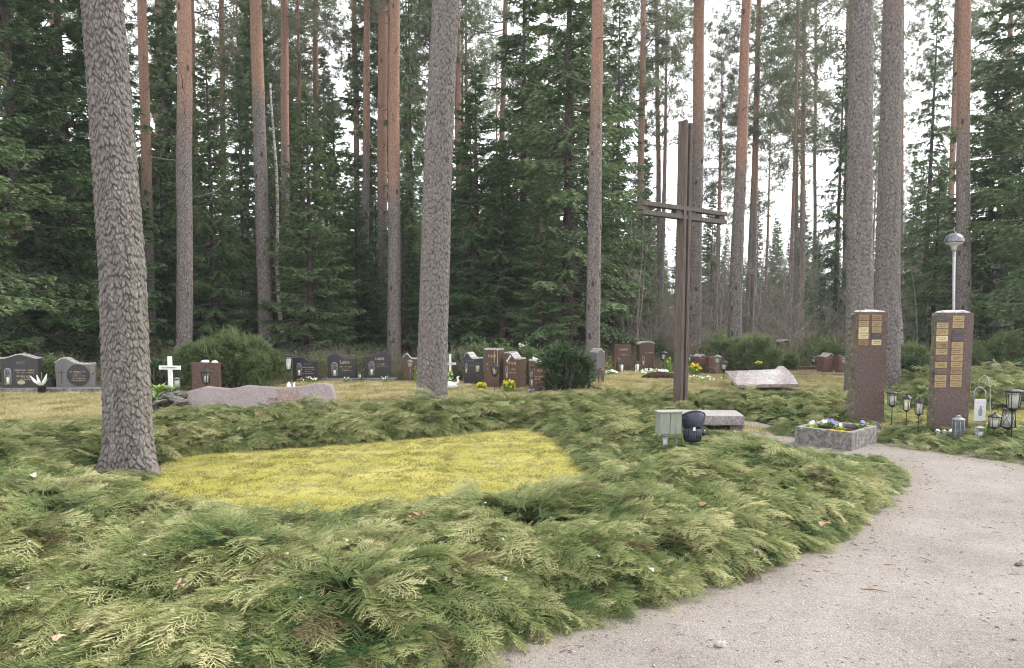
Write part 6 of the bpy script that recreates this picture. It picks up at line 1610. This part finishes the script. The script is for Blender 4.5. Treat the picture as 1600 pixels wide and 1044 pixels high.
# ---------------------------------------------------------------- the two pillars with name plates
def pillar(label, fx0, fx1, Y, yt, dep, rows_, cols, py0, dpy, ph, seed, flare=0.0):
    a = GX(fx0, Y); c = GX(fx1, Y); w = c.x - a.x; h = zat((fx0 + fx1) / 2, yt, Y); t = thing('memorial_pillar', label, 'stone pillar', (a.x, a.y, 0), 0, 'memorial pillars with name plates')
    # hexagonal-ish block: polished front, rough other sides
    out = [(0, 0), (w, 0), (w + .012, dep * .5), (w - .03, dep), (.05, dep + .02), (-.05, dep * .45)]
    nz = 26; V = []; n = len(out); sub = 5; ring = []
    for k in range(n):
        p0, p1 = out[k], out[(k + 1) % n]
        for s in range(sub): ring.append((p0[0] + (p1[0] - p0[0]) * s / sub, p0[1] + (p1[1] - p0[1]) * s / sub, k))
    m = len(ring)
    for i in range(nz + 1):
        z = h * i / nz - (.05 if i == 0 else 0)
        for (x, y, k) in ring:
            r_ = 0.0 if (k == 0) else .022
            v = mnoise.noise(Vector((x * 5 + seed, y * 5, z * 3.5))) + .5 * mnoise.noise(Vector((x * 14, y * 14 + seed, z * 11)))
            fl = flare * max(0, 1 - z / .5) * (1 if (k >= 4) else 0)
            V.append((x + r_ * v * (1 if k != 0 else 0) - (fl if k >= 4 else 0), y + r_ * v, z))
    fs = []; mi = []
    for i in range(nz):
        for k in range(m):
            k2 = (k + 1) % m; fs.append((i * m + k, i * m + k2, (i + 1) * m + k2, (i + 1) * m + k)); mi.append(0 if ring[k][2] == 0 else 1)
    b = MB(); b.v = V; b.f = [list(f) for f in fs]; b.m = mi; b.sm = [False] * len(fs)
    b.build('shaft', [M['pillar_face'], M['pillar_side']], t)
    # broken top
    b = MB(); tv = []
    cxm = w / 2
    for q in range(5):
        f = 1 - q / 4.0
        for (x, y, k) in ring:
            X = cxm + (x - cxm) * f; Y_ = dep / 2 + (y - dep / 2) * f; z = h - .004 + (.035 * (1 - f ** 3) + .018 * mnoise.noise(Vector((X * 9, Y_ * 9, seed)))) * (0 if q == 0 and False else 1) - (.02 if q == 0 else 0)
            tv.append((X, Y_, z))
    fs = [(q * m + k, q * m + (k + 1) % m, (q + 1) * m + (k + 1) % m, (q + 1) * m + k) for q in range(4) for k in range(m)]
    b.add(tv, fs); b.build('top', M['stone_edge'], t)
    kinds = {'g': 'brass', 'b': 'brass_bright', 'm': 'brass_dim', 'n': 'brown_plate', 'd': 'dark_plate', 't': 'brass'}
    for ci, (x0, x1, xlow0) in enumerate(cols):
        for ri, kd in enumerate(rows_[ci]):
            py = py0[ci] + dpy * ri; f = ri / 10.0
            pa, pb = P(x0 + (xlow0 - x0) * f, py, Y), P(x1 + (xlow0 - x0) * f, py + ph, Y); cx = (pa.x + pb.x) / 2 - a.x; cz = (pa.z + pb.z) / 2; pw, phh = pb.x - pa.x, pa.z - pb.z
            b = MB(); b.box((cx, -.0045, cz), (pw, .009, phh)); pl = b.build('name_plate', M[kinds[kd]], t, bevel=.0015)
            b = MB(); q = pw * .36
            ticks(b, cx - q, cx + q, cz + phh * .17, phh * .17, -.0098, seed * 100 + ri * 7 + ci); ticks(b, cx - q * .9, cx + q * .8, cz - phh * .14, phh * .15, -.0098, seed * 90 + ri * 5 + ci)
            b.build('inscription', M['engrave'] if kd in 'gbmt' else M['brass_dim'], pl)
    return t
pillar('left stone pillar carrying ten small plates near its top', 1334, 1380, 11.0, 487.5, .30, ['mgbbm', 'mggdb'], [(1342, 1357, 1340), (1362.5, 1377, 1361)], (492, 492), 9.7, 8.6, 3, flare=.05)
pillar('right stone pillar covered with two long columns of plates', 1459.5, 1512, 10.2, 488.5, .24, ['dggbmgntngg', 'ggddggggmgg'], [(1464, 1481.5, 1460), (1488.5, 1506, 1484)], (494, 493.5), 10.25, 9.0, 5)

# lanterns at the pillars
GL = 'lanterns at the two stone pillars'
lantern('black pole lantern next to the left pillar, leftmost of three', 1392.5, 612, 633.5, 10.7, 18.5, roof='flat', sides=6, taper=.88, group=GL, cf=(.55, .75), yaw=.0)
lantern('black pole lantern in the middle of the three between the pillars', 1415, 616, 641, 10.4, 17, roof='cone', sides=4, taper=.75, group=GL, cf=(.6, .85), candle='cream_candle', yaw=.75)
lantern('black pole lantern right before the right pillar, rightmost of three', 1434, 621.5, 647.5, 10.0, 17.5, roof='cone', sides=4, taper=.8, group=GL, cf=(.45, .85), yaw=.5)
lantern('grey standing lantern with a domed lid at the foot of the right pillar', 1496, 652, 691, 9.55, 20, kind_='stand', sides=8, taper=.95, roof='bell', metal='grey_paint', candle=None, glass='frosted', group=GL, flared=1.12, foot=.01)
lantern('small low lantern between the grey lantern and the lawn', 1529, 670, 690, 9.65, 18, kind_='stand', sides=6, taper=.95, roof='flat', metal='grey_metal', group=GL, cf=(.5, .6), flared=1.15, foot=.03)
lantern('black lantern with a wire handle and white candle by the lawn', 1552, 645, 668, 9.6, 20, kind_='pole', sides=6, taper=.85, roof='cone', group=GL, cf=(.5, .75), handle=True, flared=1.1)
lantern('topmost and largest lantern on a pole at the right edge', 1580, 608, 639, 9.5, 29, roof='flat', sides=6, taper=.72, group=GL, cf=(.5, .8), flared=1.22)
lantern('black lantern with crossed wires under the largest pole lantern', 1574, 637, 668, 9.75, 24, kind_='pole', roof='flat', sides=4, taper=1.3, group=GL, cf=(.42, .7), cross=True, flared=1.4, yaw=.6)
# hanging sign board with an angel on a crook
t = thing('hanging_plaque', 'white hanging board with a faint grey figure on a bent wire hook', 'hanging board', GX(1540, 9.9), 0); Yq = 9.9
def L3(px, py): return P(px, py, Yq) - t.location
b = MB(); b.tube([L3(1547, 690), L3(1547, 640), L3(1547, 605), L3(1544, 590), L3(1538, 586.5), L3(1531, 592), L3(1528, 603)], .005, 6); b.build('hook', M['light_metal'], t)
b = MB(); b.tube([L3(1522.5, 624), L3(1522.5, 612), L3(1525, 607), L3(1530, 604.5), L3(1536, 607), L3(1540, 612), L3(1540, 624)], .006, 6); b.build('hanger', M['light_metal'], t)
a_, c_ = L3(1523, 624), L3(1539, 658); b = MB(); b.box(((a_.x + c_.x) / 2, 0, (a_.z + c_.z) / 2), (c_.x - a_.x, .018, a_.z - c_.z)); bd_ = b.build('board', M['white_card'], t, bevel=.003)
b = MB(); mx, mz = (a_.x + c_.x) / 2, (a_.z + c_.z) / 2
b.prism([(mx - .02, mz - .07), (mx + .025, mz - .07), (mx + .03, mz - .01), (mx + .012, mz + .03), (mx - .008, mz + .03), (mx - .026, mz - .015)][::-1], -.0115, -.0075)
b.prism([(mx + .002 + .013 * math.cos(k), mz + .045 + .015 * math.sin(k)) for k in [2 * math.pi * j / 12 for j in range(12)]][::-1], -.0115, -.0075); b.build('faint_figure', M['grey_paint'], bd_)
flowers('yellow tulip like flower beside the lantern with a wire handle', 1540.5, 654, 9.75, 5, 'yellow', 5)
for k, (px, s) in enumerate(((1465, .028), (1475, .026), (1485.5, .03))):
    p = GX(px, 9.8); tt = thing('white_figurine', ('round white stone ornament left of the row before the right pillar', 'small upright white ornament in the middle before the right pillar', 'white ornament touching the grey lantern before the right pillar')[k], 'ornament', p, 0)
    b = MB(); b.blob((0, 0, s * 1.1 + .06), (s, s * .9, s * 1.25), k + 2, amp=.35, n=9); b.build('body', M['white_paint'], tt)
    b = MB(); b.lathe([(s * .9, 0), (s * .7, .11)], 8); b.build('base', M['white_paint'], tt)
t = thing('metal_ornament', 'small dark metal leaf ornament at the foot of the left pillar', 'ornament', GX(1368, 10.4), 0)
b = MB(); b.add([(0, 0, 0), (.09, -.02, .03), (.03, 0, .14), (-.04, .01, .10), (-.09, 0, .02), (0, .06, .02)], [(0, 1, 2, 3), (0, 3, 4), (0, 5, 2, 1), (0, 4, 3, 5), (3, 2, 5)]); b.build('leaf', M['grey_metal'], t)

# park lamp
t = thing('street_lamp', 'park lamp with a grey dome on a thin pole behind the right pillar', 'street lamp', GX(1489, 15.2), 0); z0 = zat(1491, 386, 15.2); z1 = zat(1491, 363.5, 15.2); px_ = P(1491, 380, 15.2).x - t.location.x
b = MB(); b.tube([(0, 0, 0), (px_, 0, z0)], .026, 12); b.build('pole', M['light_metal'], t)
hr_ = 14.5 / F * 15.2; b = MB(); b.lathe([(hr_, z0 + .085), (hr_ * 1.0, z0 + .10), (hr_ * .93, z0 + .155), (hr_ * .75, z0 + .21), (hr_ * .45, z0 + .25), (hr_ * .15, z0 + .268), (.001, z0 + .27)], 24, (px_, 0, 0)); b.build('lamp_shade', M['lamp_dome'], t)
b = MB(); b.lathe([(.045, z0 - .07), (.05, z0 + .0), (hr_ * .45, z0 + .035), (hr_ * .8, z0 + .06), (hr_ * .88, z0 + .087)], 24, (px_, 0, 0)); b.build('diffuser', M['white_card'], t)

# fallen leaves and chips on the junipers, stones on the gravel
def leaf(px, py, z, s, mat, label, name='fallen_leaf', cat='leaf', seed=0):
    q = G(px, py, z); r = random.Random(seed + int(px)); n = 9; b = MB(); vs = [(0, 0, .012)]
    for k in range(n):
        a = 2 * math.pi * k / n; rr = s * (1 if k % 2 else .55) * r.uniform(.8, 1.15) * (1.5 if k in (0, 1) else 1); vs.append((rr * math.cos(a), rr * .7 * math.sin(a), r.uniform(-.3, .6) * s))
    b.add(vs, [(0, k + 1, (k + 1) % n + 1) for k in range(n)])
    o = b.build(name, M[mat], None, loc=q); o.rotation_euler = (.3, .1, r.uniform(0, 6)); tag(o, label, cat); return o
leaf(282, 914, .34, .055, 'pale_leaf', 'curled pale brown oak leaf lying on the junipers at the lower left')
leaf(93, 995, .30, .04, 'pale_leaf', 'pale dead leaf in a dark gap of the junipers at the bottom left')
leaf(655, 805, .33, .05, 'brown_leaf', 'dark reddish leaf on the junipers just below the moss lawn')
leaf(638, 809, .33, .045, 'pale_leaf', 'paler leaf just left of the dark reddish leaf below the moss lawn')
leaf(1290, 820, .30, .05, 'brown_leaf', 'reddish brown leaf in the junipers near the path edge')
leaf(1100, 790, .30, .045, 'brown_leaf', 'brown leaf in the junipers in front of the wooden box')
leaf(1017, 890, .30, .028, 'white_bit', 'pale chip on the junipers near the lower path edge', 'pale_chip', 'chip')
leaf(1158, 738, .30, .035, 'brown_leaf', 'small red brown leaf among the junipers left of the planter')
leaf(52, 742, .34, .045, 'white_bit', 'upright white feather in the junipers left of the thick trunk', 'feather', 'feather')
leaf(402, 646, .36, .05, 'brown_leaf', 'brown leaf on the dark juniper strip in front of the long pink slab')
lr = random.Random(3)
for k, (px, py) in enumerate(((178, 808), (222, 817), (44, 847), (225, 868), (448, 866), (158, 754), (279, 801), (757, 787), (730, 836), (786, 843), (541, 845), (935, 870), (860, 739), (1065, 800), (46, 920), (470, 936), (1265, 795), (660, 700), (1180, 860), (790, 905))):
    leaf(px, py, .33 if py > 700 else .02, lr.uniform(.010, .018), 'white_bit', 'tiny pale bark chip lying on the junipers', 'bark_chip', 'chip', k).get('x')
for o in bpy.data.objects:
    if o.name.startswith('bark_chip'): o['group'] = 'tiny pale bark chips on the junipers'
def pebble(px, py, s, mat, label, sq=.6, seed=0):
    q = G(px, py, 0); b = MB(); b.blob((0, 0, s * sq * .5), (s, s * .8, s * sq), seed, amp=.8, n=9, fr=1.6); o = b.build('pebble', M[mat], None, loc=(q.x, q.y, .02)); tag(o, label, 'stone')
pebble(1127, 1017, .030, 'pebble', 'largest pale pebble on the gravel at the bottom of the view')
pebble(1593, 889, .028, 'pebble_d', 'dark pebble on the gravel at the right edge')
pebble(1142, 977, .012, 'pebble', 'small pale pebble above the largest one on the gravel')
pebble(1558, 987, .012, 'pebble_d', 'small dark pebble on the gravel near the lower right corner')

# ---------------------------------------------------------------- thin spring air, named haze
if HAZE > 0:
    hm, nt, N, L = nmat('haze_air'); o = N.new('ShaderNodeOutputMaterial'); v = N.new('ShaderNodeVolumePrincipled')
    v.inputs['Color'].default_value = (0.93, 0.95, 1.0, 1); v.inputs['Density'].default_value = HAZE; v.inputs['Anisotropy'].default_value = 0.3
    L.new(v.outputs[0], o.inputs['Volume'])
    b = MB(); b.box((0, 420, 16.5), (1204, 964, 36)); hz = b.build('haze', hm); tag(hz, 'thin pale air between the trunks of the wood', 'haze', kind='stuff')
    # the ground sheet ends inside the air box
